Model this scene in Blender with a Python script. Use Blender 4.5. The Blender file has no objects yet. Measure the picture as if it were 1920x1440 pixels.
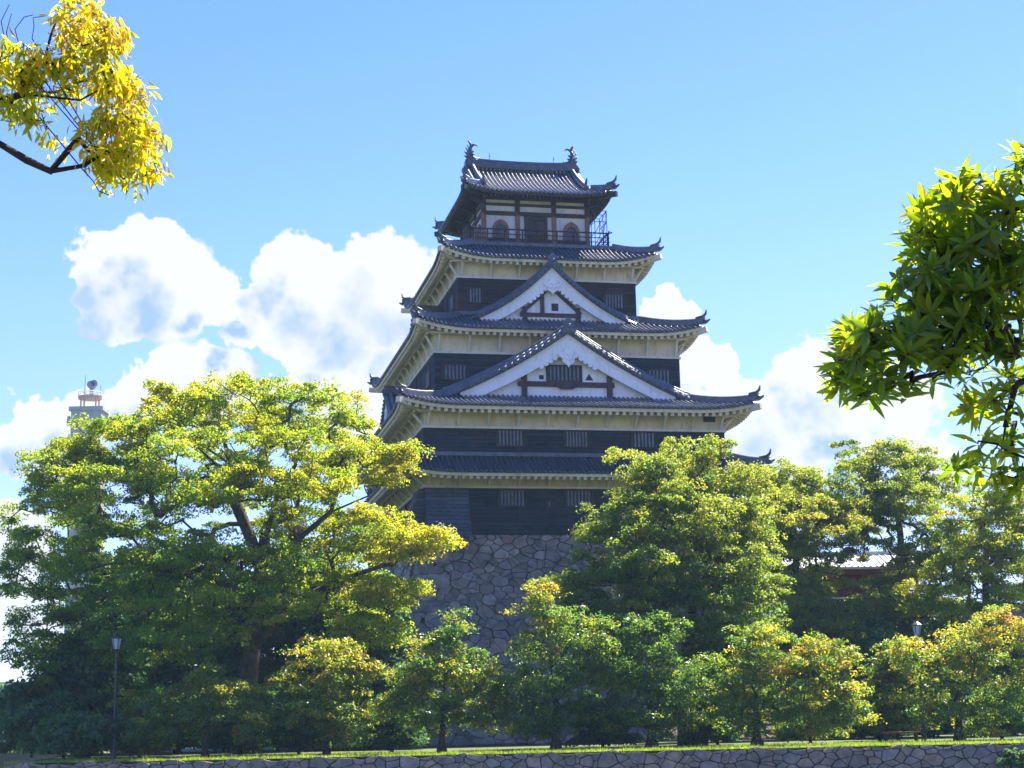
import bpy, math, random
import numpy as np
from math import sin, cos, tan, radians, pi, sqrt, atan2, exp, floor
from mathutils import Vector, Matrix
rng = np.random.default_rng(7)
random.seed(7)
scene = bpy.context.scene
COL = scene.collection

# ------------------------------------------------------------------ camera, light, exposure
FPX, PITCH, ROLL, CAMZ = 3153.8, radians(11.432), radians(1.19), 1.161
cam = bpy.data.cameras.new('camera'); camo = bpy.data.objects.new('camera', cam); COL.objects.link(camo)
cam.sensor_fit = 'HORIZONTAL'; cam.sensor_width = 36.0; cam.lens = 36.0 * FPX / 1920.0
cam.clip_start = 0.1; cam.clip_end = 6000
Rm = Matrix.Rotation(PITCH + pi / 2, 4, 'X') @ Matrix.Rotation(-ROLL, 4, 'Z')
camo.matrix_world = Matrix.Translation((0, 0, CAMZ)) @ Rm
scene.camera = camo

SUN_AZ, SUN_EL = radians(41), radians(52)           # azimuth from +Y towards +X
SUN_DIR = Vector((sin(SUN_AZ) * cos(SUN_EL), cos(SUN_AZ) * cos(SUN_EL), sin(SUN_EL)))
sl = bpy.data.lights.new('sun', 'SUN'); sl.energy = 4.3; sl.angle = radians(0.5); sl.color = (1.0, 0.94, 0.82)
so = bpy.data.objects.new('sun', sl); COL.objects.link(so)
so.rotation_euler = SUN_DIR.to_track_quat('Z', 'Y').to_euler()
scene.view_settings.view_transform = 'Standard'; scene.view_settings.look = 'None'
scene.view_settings.gamma = 1.0; scene.view_settings.use_curve_mapping = False
scene.view_settings.exposure = 2.05
EXPF = 2.0 ** scene.view_settings.exposure
scene.cycles.max_bounces = 10; scene.cycles.transparent_max_bounces = 8
scene.cycles.diffuse_bounces = 6; scene.cycles.transmission_bounces = 4
scene.cycles.use_denoising = True; scene.cycles.volume_bounces = 1

def ray(px, py):
    """direction through a point of the 1920x1440 photograph"""
    a, b = px - 960, 720 - py
    xr = a * cos(ROLL) + b * sin(ROLL); yr = -a * sin(ROLL) + b * cos(ROLL)
    return Vector((xr, FPX * cos(PITCH) - yr * sin(PITCH), FPX * sin(PITCH) + yr * cos(PITCH))).normalized()
def at(px, py, Y):
    d = ray(px, py); d = d * (Y / d.y)
    return Vector((d.x, d.y, d.z + CAMZ))

# ------------------------------------------------------------------ node helper
class NT:
    def __init__(s, nt): s.nt = nt; s.n = nt.nodes; s.l = nt.links
    def new(s, t, **k):
        o = s.n.new(t)
        for a, b in k.items(): setattr(o, a, b)
        return o
    def put(s, sock, v):
        if isinstance(v, bpy.types.NodeSocket): s.l.new(v, sock)
        elif isinstance(v, (tuple, list)) and sock.type == 'RGBA': sock.default_value = tuple(v) + ((1.0,) if len(v) == 3 else ())
        else: sock.default_value = v
    def math(s, op, a, b=0.0, c=None, clamp=False):
        o = s.new('ShaderNodeMath', operation=op, use_clamp=clamp); s.put(o.inputs[0], a); s.put(o.inputs[1], b)
        if c is not None: s.put(o.inputs[2], c)
        return o.outputs[0]
    def vmath(s, op, a, b=None):
        o = s.new('ShaderNodeVectorMath', operation=op); s.put(o.inputs[0], a)
        if b is not None: s.put(o.inputs[1], b)
        return o
    def noise(s, vec, scale, detail=4.0, rough=0.55, dist=0.0):
        o = s.new('ShaderNodeTexNoise'); o.inputs['Scale'].default_value = scale; o.inputs['Detail'].default_value = detail
        o.inputs['Roughness'].default_value = rough; o.inputs['Distortion'].default_value = dist
        if vec is not None: s.put(o.inputs['Vector'], vec)
        return o
    def mix(s, f, a, b, blend='MIX'):
        o = s.new('ShaderNodeMix', data_type='RGBA', blend_type=blend)
        s.put(o.inputs[0], f); s.put(o.inputs[6], a); s.put(o.inputs[7], b)
        return o.outputs[2]
    def ss(s, v, lo, hi, tlo=0.0, thi=1.0, kind='SMOOTHSTEP'):
        o = s.new('ShaderNodeMapRange', interpolation_type=kind); s.put(o.inputs[0], v)
        o.inputs[1].default_value = lo; o.inputs[2].default_value = hi; o.inputs[3].default_value = tlo; o.inputs[4].default_value = thi
        return o.outputs[0]
    def attr(s, name):
        return s.new('ShaderNodeAttribute', attribute_name=name)

# ------------------------------------------------------------------ world: Nishita sky with cumulus clouds
world = bpy.data.worlds.new('World'); scene.world = world; world.use_nodes = True
w = NT(world.node_tree); w.n.clear()
sky = w.new('ShaderNodeTexSky'); sky.sky_type = 'NISHITA'; sky.sun_disc = False
sky.sun_elevation = SUN_EL; sky.sun_rotation = SUN_AZ; sky.altitude = 10; sky.air_density = 1.0; sky.dust_density = 0.1; sky.ozone_density = 5.0
tc = w.new('ShaderNodeTexCoord'); D = tc.outputs['Generated']
hs = w.new('ShaderNodeHueSaturation'); w.put(hs.inputs['Color'], sky.outputs[0]); hs.inputs['Saturation'].default_value = 1.25; hs.inputs['Value'].default_value = 1.0
sz = w.new('ShaderNodeSeparateXYZ'); w.l.new(D, sz.inputs[0])
skycol = w.mix(1.0, hs.outputs[0], w.mix(w.ss(sz.outputs[2], 0.0, 0.28), (0.50, 0.44, 0.57), (0.92, 0.58, 0.86)), 'MULTIPLY')
SKYS = 0.10
# puffs: photo x, y, radius in photo pixels (angles once turned into directions)
PUFFS = [(215,500,75),(290,475,70),(330,540,95),(225,560,85),(410,555,48),(555,505,75),(610,560,85),(500,560,48),(720,510,75),(770,560,85),(680,590,90),(830,560,90),
         (540,640,52),(640,655,50),(470,625,40),(760,640,70),(330,725,75),(250,745,60),(400,730,75),(450,735,50),(170,790,55),(60,810,70),(110,800,55),(20,840,60),(120,870,60),(600,720,65),(690,760,80),(560,770,70),
         (40,1020,75),(20,1110,60),(60,1180,60),(1250,585,42),(1285,592,30),(1215,592,30),(1300,690,60),(1350,690,42),(1280,740,60),(1380,790,70),(1480,780,85),(1560,720,85),(1530,690,60),(1620,690,60),(1600,790,70),(1440,850,75),(1500,860,60),(1700,760,60),(1390,740,40),(1750,880,60)]
def warp(scale, amp, detail, vec=None):
    n = w.noise(D, scale, detail, 0.55, 0.1); o = w.vmath('SUBTRACT', n.outputs['Color'], (0.5, 0.5, 0.5))
    q = w.vmath('SCALE', o.outputs[0]); q.inputs['Scale'].default_value = amp
    return q.outputs[0]
Dw = w.vmath('ADD', w.vmath('ADD', D, warp(24, 0.034, 3)).outputs[0], w.vmath('ADD', warp(75, 0.020, 3), warp(210, 0.005, 3)).outputs[0]).outputs[0]
def cloud_field(vec, grow=1.0):
    f = None
    for (px, py, r) in PUFFS:
        d = ray(px, py)
        dist = w.vmath('DISTANCE', vec, (d.x, d.y, d.z)).outputs['Value']
        v = w.math('MULTIPLY_ADD', dist, -1.0 / (r * grow / FPX), 1.0)
        f = v if f is None else w.math('SMOOTH_MAX', f, v, 0.30)
    return f
field = cloud_field(Dw)
soft = w.ss(w.noise(D, 11, 3, 0.5).outputs['Fac'], 0.40, 0.62)          # some edges crisp, some torn into wisps
lo = w.math('MULTIPLY_ADD', soft, -0.14, 0.0)
alpha = w.math('SMOOTH_MIN', 1.0, w.math('MAXIMUM', w.math('MULTIPLY', w.math('SUBTRACT', field, lo), w.math('MULTIPLY_ADD', soft, -8.0, 15.0)), 0.0), 0.25)
# grey-blue where a lot of cloud stands between the eye side and the sun (towards the upper right)
toward = cloud_field(w.vmath('ADD', Dw, (0.016, 0.0, 0.016)).outputs[0], 0.92)
n4 = w.noise(w.vmath('ADD', Dw, (0.31, 0.0, 0.17)).outputs[0], 9, 4, 0.5, 0.2)
sh = w.math('MULTIPLY', w.ss(toward, 0.20, 0.85), w.ss(n4.outputs['Fac'], 0.33, 0.55))
cw = 0.98 / EXPF / SKYS
ccol = w.mix(sh, (cw, cw, cw), (cw * 0.42, cw * 0.62, cw * 0.98))
finalsky = w.mix(alpha, skycol, ccol)
bg = w.new('ShaderNodeBackground'); w.put(bg.inputs['Color'], finalsky); bg.inputs['Strength'].default_value = SKYS
ow = w.new('ShaderNodeOutputWorld'); w.l.new(bg.outputs[0], ow.inputs[0])

# ------------------------------------------------------------------ materials
def newmat(name):
    m = bpy.data.materials.new(name); m.use_nodes = True; t = NT(m.node_tree); t.n.clear()
    o = t.new('ShaderNodeOutputMaterial'); p = t.new('ShaderNodeBsdfPrincipled'); t.l.new(p.outputs[0], o.inputs[0])
    t.out = o; t.p = p
    return m, t
def bump(t, h, dist, strength=1.0):
    b = t.new('ShaderNodeBump'); b.inputs['Strength'].default_value = strength; b.inputs['Distance'].default_value = dist
    t.put(b.inputs['Height'], h); t.l.new(b.outputs[0], t.p.inputs['Normal'])
def objc(t): return t.new('ShaderNodeTexCoord').outputs['Object']

def mat_simple(name, c1, c2, scale=2.0, rough=0.7, bdist=0.0, bscale=20.0, spec=0.4, metal=0.0):
    m, t = newmat(name); oc = objc(t)
    f = t.ss(t.noise(oc, scale, 6, 0.6).outputs['Fac'], 0.32, 0.68)
    t.put(t.p.inputs['Base Color'], t.mix(f, c1, c2)); t.p.inputs['Roughness'].default_value = rough
    t.p.inputs['Specular IOR Level'].default_value = spec; t.p.inputs['Metallic'].default_value = metal
    if bdist: bump(t, t.noise(oc, bscale, 5, 0.6).outputs['Fac'], bdist)
    return m

def mat_boards(name, c1, c2, c3):
    m, t = newmat(name); oc = objc(t)
    sep = t.new('ShaderNodeSeparateXYZ'); t.l.new(oc, sep.inputs[0])
    row = t.math('FLOOR', t.math('DIVIDE', sep.outputs[2], 0.24))
    fr = t.math('FRACT', t.math('DIVIDE', sep.outputs[2], 0.24))
    lap = t.ss(fr, 0.0, 0.20)
    xy = t.math('ADD', sep.outputs[0], sep.outputs[1])
    comb = t.new('ShaderNodeCombineXYZ'); t.put(comb.inputs[0], t.math('FLOOR', t.math('DIVIDE', t.math('MULTIPLY_ADD', row, 1.37, xy), 2.9))); t.put(comb.inputs[1], row)
    wn = t.new('ShaderNodeTexWhiteNoise', noise_dimensions='2D'); t.l.new(comb.outputs[0], wn.inputs['Vector'])
    st = t.vmath('MULTIPLY', oc, (1.2, 1.2, 9.0)).outputs[0]
    g = t.ss(t.noise(st, 2.0, 6, 0.65).outputs['Fac'], 0.3, 0.72)
    base = t.mix(g, c1, c2)
    base = t.mix(t.ss(wn.outputs['Value'], 0.0, 1.0, 0.0, 0.45, 'LINEAR'), base, tuple(x * 1.8 for x in c2))
    pt = t.ss(t.noise(oc, 0.35, 5, 0.6).outputs['Fac'], 0.52, 0.68)
    base = t.mix(t.math('MULTIPLY', pt, 0.8), base, c3)
    base = t.mix(lap, t.mix(0.75, base, (0.004, 0.004, 0.005)), base)
    t.put(t.p.inputs['Base Color'], base); t.p.inputs['Roughness'].default_value = 0.82; t.p.inputs['Specular IOR Level'].default_value = 0.15
    bump(t, t.math('ADD', t.math('MULTIPLY', fr, -0.5), t.math('MULTIPLY', g, 0.25)), 0.03, 0.9)
    return m

def mat_plaster(name, c1, c2, stain):
    m, t = newmat(name); oc = objc(t)
    f = t.ss(t.noise(oc, 0.8, 6, 0.62).outputs['Fac'], 0.35, 0.7)
    st = t.vmath('MULTIPLY', oc, (2.2, 2.2, 0.5)).outputs[0]
    s2 = t.ss(t.noise(st, 1.6, 6, 0.66, 0.4).outputs['Fac'], 0.48, 0.72)
    c = t.mix(t.math('MULTIPLY', s2, 0.75), t.mix(f, c1, c2), stain)
    t.put(t.p.inputs['Base Color'], c); t.p.inputs['Roughness'].default_value = 0.85; t.p.inputs['Specular IOR Level'].default_value = 0.2
    bump(t, t.noise(oc, 14, 4).outputs['Fac'], 0.008, 0.6)
    return m

def mat_tile(name, c1, c2):
    m, t = newmat(name)
    row = t.attr('row').outputs['Fac']; s = t.attr('slope').outputs['Fac']
    k = t.math('DIVIDE', s, 0.27); fr = t.math('FRACT', k)
    cb = t.new('ShaderNodeCombineXYZ'); t.put(cb.inputs[0], row); t.put(cb.inputs[1], t.math('FLOOR', k))
    wn = t.new('ShaderNodeTexWhiteNoise', noise_dimensions='2D'); t.l.new(cb.outputs[0], wn.inputs['Vector'])
    oc = objc(t); nz = t.ss(t.noise(oc, 0.9, 6, 0.65).outputs['Fac'], 0.35, 0.7)
    c = t.mix(t.math('MULTIPLY_ADD', wn.outputs['Value'], 0.6, t.math('MULTIPLY', nz, 0.4)), c1, c2)
    lich = t.ss(t.noise(oc, 3.5, 6, 0.7).outputs['Fac'], 0.60, 0.74)
    c = t.mix(t.math('MULTIPLY', lich, 0.45), c, (0.11, 0.115, 0.10))
    joint = t.ss(fr, 0.0, 0.12)
    c = t.mix(joint, (0.012, 0.013, 0.016), c)
    t.put(t.p.inputs['Base Color'], c)
    t.put(t.p.inputs['Roughness'], t.math('MULTIPLY_ADD', wn.outputs['Value'], 0.16, 0.27)); t.p.inputs['Specular IOR Level'].default_value = 0.6
    bump(t, t.math('ADD', t.math('MULTIPLY', fr, -0.35), t.math('MULTIPLY', wn.outputs['Value'], 0.3)), 0.02, 0.5)
    return m

def mat_stone(name, pal, moss=0.35, scale=1.0):
    m, t = newmat(name); oc = objc(t)
    g = t.new('ShaderNodeNewGeometry'); r = g.outputs['Random Per Island']
    ramp = t.new('ShaderNodeValToRGB'); t.put(ramp.inputs[0], r); ramp.color_ramp.interpolation = 'LINEAR'
    els = ramp.color_ramp.elements
    while len(els) < len(pal): els.new(0.5)
    for i, c in enumerate(pal): els[i].position = i / (len(pal) - 1); els[i].color = tuple(c) + (1,)
    n = t.ss(t.noise(oc, 2.3 * scale, 8, 0.66, 0.3).outputs['Fac'], 0.3, 0.7)
    c = t.mix(t.math('MULTIPLY', n, 0.55), ramp.outputs[0], (0.06, 0.06, 0.062))
    sp = t.ss(t.noise(oc, 11 * scale, 5, 0.7).outputs['Fac'], 0.55, 0.75)
    c = t.mix(t.math('MULTIPLY', sp, 0.4), c, (0.36, 0.35, 0.33))
    ms = t.ss(t.noise(oc, 0.55, 6, 0.6).outputs['Fac'], 0.55, 0.7)
    c = t.mix(t.math('MULTIPLY', ms, moss), c, (0.035, 0.05, 0.022))
    t.put(t.p.inputs['Base Color'], c); t.p.inputs['Roughness'].default_value = 0.9; t.p.inputs['Specular IOR Level'].default_value = 0.2
    bump(t, t.math('ADD', t.noise(oc, 4 * scale, 8, 0.7).outputs['Fac'], t.math('MULTIPLY', t.noise(oc, 19 * scale, 4, 0.6).outputs['Fac'], 0.35)), 0.09, 0.9)
    return m

def mat_leaf(name, ramp_cols, trans_gain, trans=0.45, rough=0.45, spec=0.35):
    """each leaf takes its own colour (attribute tint, yellower on sunlit crown masses); thin leaves let light through"""
    m, t = newmat(name)
    tint = t.attr('tint').outputs['Fac']
    ramp = t.new('ShaderNodeValToRGB'); t.put(ramp.inputs[0], tint); els = ramp.color_ramp.elements
    while len(els) < len(ramp_cols): els.new(0.5)
    for i, c in enumerate(ramp_cols): els[i].position = i / (len(ramp_cols) - 1); els[i].color = tuple(c) + (1,)
    col = ramp.outputs[0]
    t.put(t.p.inputs['Base Color'], col); t.p.inputs['Roughness'].default_value = rough; t.p.inputs['Specular IOR Level'].default_value = spec
    tr = t.new('ShaderNodeBsdfTranslucent'); t.put(tr.inputs[0], t.mix(1.0, col, trans_gain, 'MULTIPLY'))
    mx = t.new('ShaderNodeMixShader'); mx.inputs[0].default_value = trans
    t.l.new(t.p.outputs[0], mx.inputs[1]); t.l.new(tr.outputs[0], mx.inputs[2]); t.l.new(mx.outputs[0], t.out.inputs[0])
    return m

M = {}
M['boards'] = mat_boards('dark_boards', (0.004, 0.006, 0.011), (0.026, 0.031, 0.046), (0.050, 0.036, 0.032))
M['boards_worn'] = mat_boards('weathered_dark_boards', (0.010, 0.009, 0.011), (0.036, 0.029, 0.030), (0.10, 0.048, 0.032))
M['slats'] = mat_boards('grey_boards', (0.035, 0.042, 0.056), (0.085, 0.095, 0.115), (0.05, 0.05, 0.058))
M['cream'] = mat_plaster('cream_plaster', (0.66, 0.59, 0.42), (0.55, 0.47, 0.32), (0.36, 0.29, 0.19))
M['white'] = mat_plaster('white_plaster', (0.80, 0.80, 0.78), (0.70, 0.71, 0.70), (0.56, 0.56, 0.54))
M['greyplaster'] = mat_plaster('grey_white_plaster', (0.60, 0.58, 0.53), (0.48, 0.46, 0.42), (0.34, 0.31, 0.27))
M['tile'] = mat_tile('roof_tile', (0.026, 0.034, 0.050), (0.070, 0.085, 0.112))
M['ridge'] = mat_simple('ridge_tile', (0.045, 0.052, 0.065), (0.10, 0.11, 0.13), 3.0, 0.38, 0.01, 12, 0.5)
M['redwood'] = mat_simple('red_brown_wood', (0.036, 0.022, 0.022), (0.075, 0.042, 0.038), 1.6, 0.65, 0.01, 14, 0.3)
M['darkred'] = mat_simple('dark_red_wood', (0.12, 0.030, 0.026), (0.20, 0.055, 0.042), 1.6, 0.65, 0.01, 14, 0.3)
M['palewood'] = mat_simple('faded_orange_wood', (0.15, 0.075, 0.058), (0.23, 0.125, 0.095), 1.6, 0.7, 0.01, 14, 0.3)
M['darkwood'] = mat_simple('dark_wood', (0.022, 0.016, 0.015), (0.055, 0.036, 0.030), 1.6, 0.7, 0.01, 14, 0.3)
M['bars'] = mat_simple('grey_bars', (0.085, 0.095, 0.11), (0.16, 0.17, 0.19), 3.0, 0.7, 0.0)
M['void'] = mat_simple('window_dark', (0.006, 0.006, 0.008), (0.012, 0.011, 0.012), 2.0, 0.5)
M['glass'] = mat_simple('dark_glass', (0.02, 0.035, 0.04), (0.035, 0.05, 0.055), 2.0, 0.12, 0.0, 20, 0.6)
M['metal'] = mat_simple('dark_metal', (0.020, 0.022, 0.026), (0.05, 0.05, 0.055), 4.0, 0.45, 0.0, 20, 0.5, 0.3)
M['bronze'] = mat_simple('dark_bronze_tile', (0.030, 0.036, 0.042), (0.075, 0.08, 0.085), 3.0, 0.5, 0.02, 9, 0.5)
M['stone'] = mat_stone('castle_stone', [(0.20, 0.165, 0.14), (0.36, 0.285, 0.225), (0.25, 0.21, 0.19), (0.45, 0.36, 0.275), (0.28, 0.23, 0.205), (0.50, 0.42, 0.33), (0.21, 0.18, 0.17), (0.40, 0.305, 0.245)], 0.4)
M['bankstone'] = mat_stone('bank_stone', [(0.23, 0.18, 0.15), (0.40, 0.29, 0.21), (0.28, 0.225, 0.19), (0.48, 0.345, 0.24), (0.31, 0.25, 0.215), (0.42, 0.33, 0.26)], 0.3, 1.3)
M['gap'] = mat_simple('stone_joint', (0.020, 0.019, 0.018), (0.045, 0.042, 0.036), 3.0, 0.95)
M['bark'] = mat_simple('camphor_bark', (0.045, 0.034, 0.030), (0.115, 0.085, 0.072), 4.0, 0.9, 0.06, 8, 0.2)
M['cherrybark'] = mat_simple('cherry_bark', (0.030, 0.020, 0.019), (0.075, 0.048, 0.042), 6.0, 0.8, 0.03, 10, 0.25)
M['darkbark'] = mat_simple('dark_bark', (0.018, 0.014, 0.016), (0.045, 0.032, 0.032), 6.0, 0.85, 0.01, 30, 0.25)
M['camphor'] = mat_leaf('camphor_leaves', [(0.065, 0.145, 0.024), (0.125, 0.205, 0.022), (0.205, 0.250, 0.022), (0.290, 0.280, 0.026)], (2.6, 2.4, 0.8), 0.58)
M['camphor2'] = mat_leaf('olive_camphor_leaves', [(0.070, 0.140, 0.034), (0.130, 0.190, 0.034), (0.195, 0.230, 0.034), (0.260, 0.245, 0.040)], (2.5, 2.3, 0.9), 0.58)
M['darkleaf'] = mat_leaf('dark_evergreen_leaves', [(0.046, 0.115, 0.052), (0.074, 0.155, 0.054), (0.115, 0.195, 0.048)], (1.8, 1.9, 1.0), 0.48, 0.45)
M['cherryleaf'] = mat_leaf('turning_cherry_leaves', [(0.070, 0.145, 0.034), (0.130, 0.195, 0.032), (0.215, 0.245, 0.032), (0.290, 0.250, 0.036), (0.29, 0.17, 0.065)], (2.4, 2.2, 0.9), 0.58, 0.36, 0.5)
M['yellowleaf'] = mat_leaf('yellow_leaves', [(0.19, 0.24, 0.012), (0.32, 0.32, 0.012), (0.43, 0.36, 0.016), (0.44, 0.25, 0.035)], (2.0, 1.9, 0.7), 0.57, 0.4, 0.4)
M['glossleaf'] = mat_leaf('glossy_leaves', [(0.055, 0.110, 0.014), (0.095, 0.16, 0.016), (0.155, 0.205, 0.016), (0.17, 0.155, 0.024)], (3.4, 3.0, 0.7), 0.56, 0.3, 0.5)
M['grassblade'] = mat_leaf('grass_blades', [(0.09, 0.17, 0.02), (0.17, 0.25, 0.022), (0.28, 0.30, 0.04)], (2.2, 2.2, 1.0), 0.5)

M['lampglass'] = mat_simple('frosted_lamp_glass', (0.30, 0.36, 0.42), (0.38, 0.44, 0.50), 3, .25, 0, 20, .5)
M['benchwood'] = mat_simple('bench_wood', (0.16, 0.05, 0.035), (0.24, 0.08, 0.05), 4, .6)
M['paleroof'] = mat_simple('pale_roof', (0.42, 0.41, 0.40), (0.60, 0.58, 0.56), 2, .5, .01, 10)
M['concrete'] = mat_simple('pale_concrete', (0.20, 0.225, 0.20), (0.30, 0.32, 0.28), .4, .8, .01, 6)
M['redpaint'] = mat_simple('red_paint', (0.42, 0.17, 0.13), (0.50, 0.24, 0.19), 1, .5)
M['whitepaint'] = mat_simple('white_paint', (0.72, 0.72, 0.74), (0.8, 0.8, 0.8), 1, .5)
M['towermetal'] = mat_simple('blue_grey_metal', (0.10, 0.12, 0.19), (0.16, 0.18, 0.26), 1, .5)

M['haze'] = bpy.data.materials.new('haze_air'); M['haze'].use_nodes = True
_t = NT(M['haze'].node_tree); _t.n.clear(); _o = _t.new('ShaderNodeOutputMaterial'); _v = _t.new('ShaderNodeVolumePrincipled')
_v.inputs['Color'].default_value = (0.50, 0.74, 1.0, 1); _v.inputs['Density'].default_value = 0.00020; _v.inputs['Anisotropy'].default_value = 0.0; _t.l.new(_v.outputs[0], _o.inputs['Volume'])

# ------------------------------------------------------------------ mesh builder
class MB:
    def __init__(s): s.v = []; s.f = []; s.att = None
    def add(s, vs, fs):
        o = len(s.v); s.v += [tuple(p) for p in vs]; s.f += [tuple(i + o for i in f) for f in fs]
    def box(s, x0, x1, y0, y1, z0, z1):
        s.add([(x0,y0,z0),(x1,y0,z0),(x1,y1,z0),(x0,y1,z0),(x0,y0,z1),(x1,y0,z1),(x1,y1,z1),(x0,y1,z1)],
              [(0,3,2,1),(4,5,6,7),(0,1,5,4),(1,2,6,5),(2,3,7,6),(3,0,4,7)])
    def beam(s, a, b, w, h, up=(0, 0, 1)):
        a = Vector(a); b = Vector(b); d = (b - a).normalized(); u = Vector(up)
        if abs(d.dot(u)) > 0.98: u = Vector((0, 1, 0))
        r = d.cross(u).normalized(); u = r.cross(d).normalized(); r = r * (w / 2); u = u * (h / 2)
        s.add([a-r-u, a+r-u, a+r+u, a-r+u, b-r-u, b+r-u, b+r+u, b-r+u], [(0,1,2,3),(7,6,5,4),(0,4,5,1),(1,5,6,2),(2,6,7,3),(3,7,4,0)])
    def tube(s, pts, rad, n=6, caps=True):
        pts = [Vector(p) for p in pts]; m = len(pts)
        if not hasattr(rad, '__len__'): rad = [rad] * m
        ref = None; vs = []; fs = []
        for i, p in enumerate(pts):
            d = (pts[min(i + 1, m - 1)] - pts[max(i - 1, 0)])
            d = d.normalized() if d.length > 1e-9 else Vector((0, 0, 1))
            if ref is None: ref = Vector((1, 0, 0)) if abs(d.x) < 0.8 else Vector((0, 1, 0))
            r = (ref - d * ref.dot(d)); r = r.normalized() if r.length > 1e-6 else d.orthogonal().normalized(); q = d.cross(r); ref = r
            for k in range(n):
                a = 2 * pi * k / n; vs.append(p + (r * cos(a) + q * sin(a)) * rad[i])
        for i in range(m - 1):
            for k in range(n): fs.append((i*n+k, i*n+(k+1)%n, (i+1)*n+(k+1)%n, (i+1)*n+k))
        if caps: fs.append(tuple(range(n - 1, -1, -1))); fs.append(tuple((m-1)*n + k for k in range(n)))
        s.add(vs, fs)
    def prism(s, poly, t):
        """poly: closed list of points in 3D (planar); extrude by vector t"""
        t = Vector(t); n = len(poly); a = [Vector(p) for p in poly]; b = [p + t for p in a]
        s.add(a + b, [tuple(range(n - 1, -1, -1)), tuple(range(n, 2 * n))] + [(i, (i+1)%n, n+(i+1)%n, n+i) for i in range(n)])
    def strip(s, A, B):
        n = len(A); s.add(list(A) + list(B), [(i, i+1, n+i+1, n+i) for i in range(n - 1)])
    def build(s, name, mat, parent=None, smooth=False):
        me = bpy.data.meshes.new(name); me.from_pydata([tuple(p) for p in s.v], [], s.f); me.update()
        if smooth:
            me.polygons.foreach_set('use_smooth', [True] * len(me.polygons))
        o = bpy.data.objects.new(name, me); COL.objects.link(o); me.materials.append(M[mat] if isinstance(mat, str) else mat)
        if parent: o.parent = parent
        return o
def tag(o, label=None, cat=None, group=None, kind=None):
    if label: o['label'] = label
    if cat: o['category'] = cat
    if group: o['group'] = group
    if kind: o['kind'] = kind
    return o
def empty(name, loc, rz=0.0):
    o = bpy.data.objects.new(name, None); o.empty_display_size = 0.3; COL.objects.link(o); o.location = loc; o.rotation_euler = (0, 0, rz)
    return o
def arr_mesh(name, verts, quads, mat, parent=None, tint=None):
    """fast mesh from numpy arrays (verts n x 3, faces m x k)"""
    me = bpy.data.meshes.new(name); nv, (nf, k) = len(verts), quads.shape
    me.vertices.add(nv); me.vertices.foreach_set('co', np.asarray(verts, np.float32).ravel())
    me.loops.add(nf * k); me.loops.foreach_set('vertex_index', quads.astype(np.int32).ravel())
    me.polygons.add(nf); me.polygons.foreach_set('loop_start', np.arange(0, nf * k, k, dtype=np.int32))
    me.update(calc_edges=True)
    if tint is not None:
        a = me.attributes.new('tint', 'FLOAT', 'FACE'); a.data.foreach_set('value', np.asarray(tint, np.float32))
    me.materials.append(M[mat]); o = bpy.data.objects.new(name, me); COL.objects.link(o)
    if parent: o.parent = parent
    return o

# ------------------------------------------------------------------ dry stone facing: irregular cells, each a pillowed stone
def clip_poly(poly, nx, ny, c):
    out = []; n = len(poly)
    for i in range(n):
        a, b = poly[i], poly[(i + 1) % n]; da = a[0]*nx + a[1]*ny - c; db = b[0]*nx + b[1]*ny - c
        if da <= 0: out.append(a)
        if (da < 0 < db) or (db < 0 < da):
            q = da / (da - db); out.append((a[0] + (b[0]-a[0])*q, a[1] + (b[1]-a[1])*q))
    return out
def stone_cells(W0, W1, H0, H1, sx, sy, rnd, big=0.25):
    seeds = []; nx = int((W1 - W0) / sx) + 3; ny = int((H1 - H0) / sy) + 3
    grid = {}
    for j in range(-1, ny):
        for i in range(-1, nx):
            if rnd.random() < big * 0.35: continue
            p = (W0 + (i + 0.5 + (0.5 if j % 2 else 0) + rnd.uniform(-.38, .38)) * sx, H0 + (j + 0.5 + rnd.uniform(-.36, .36)) * sy)
            grid.setdefault((i, j), []).append(p)
            if rnd.random() < 0.5: grid[(i, j)].append((p[0] + rnd.uniform(.25, .45) * sx * rnd.choice((-1, 1)), p[1] + rnd.uniform(-.45, .45) * sy))
    wt = {p: (rnd.random() ** 2.2) * (.80 * sx) ** 2 for ps in grid.values() for p in ps}
    cells = []
    for (i, j), ps in grid.items():
        for p in ps:
            poly = [(p[0]-2*sx, p[1]-2*sy), (p[0]+2*sx, p[1]-2*sy), (p[0]+2*sx, p[1]+2*sy), (p[0]-2*sx, p[1]+2*sy)]
            for di in range(-3, 4):
                for dj in range(-3, 4):
                    for q in grid.get((i + di, j + dj), ()):
                        if q is p: continue
                        # metric stretched so that stones lie down
                        ax, ay = (q[0]-p[0]), (q[1]-p[1]) * (sx / sy) ** 1.0
                        nxv, nyv = ax, ay * (sx / sy)
                        mx, my = (p[0]+q[0])/2, (p[1]+q[1])/2
                        poly = clip_poly(poly, nxv, nyv, mx*nxv + my*nyv + (wt[p] - wt[q]) / 2)
                        if len(poly) < 3: break
            for (a, b, c) in ((-1, 0, -W0), (1, 0, W1), (0, -1, -H0), (0, 1, H1)):
                if len(poly) >= 3: poly = clip_poly(poly, a, b, c)
            if len(poly) >= 3: cells.append(poly)
    return cells
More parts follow.
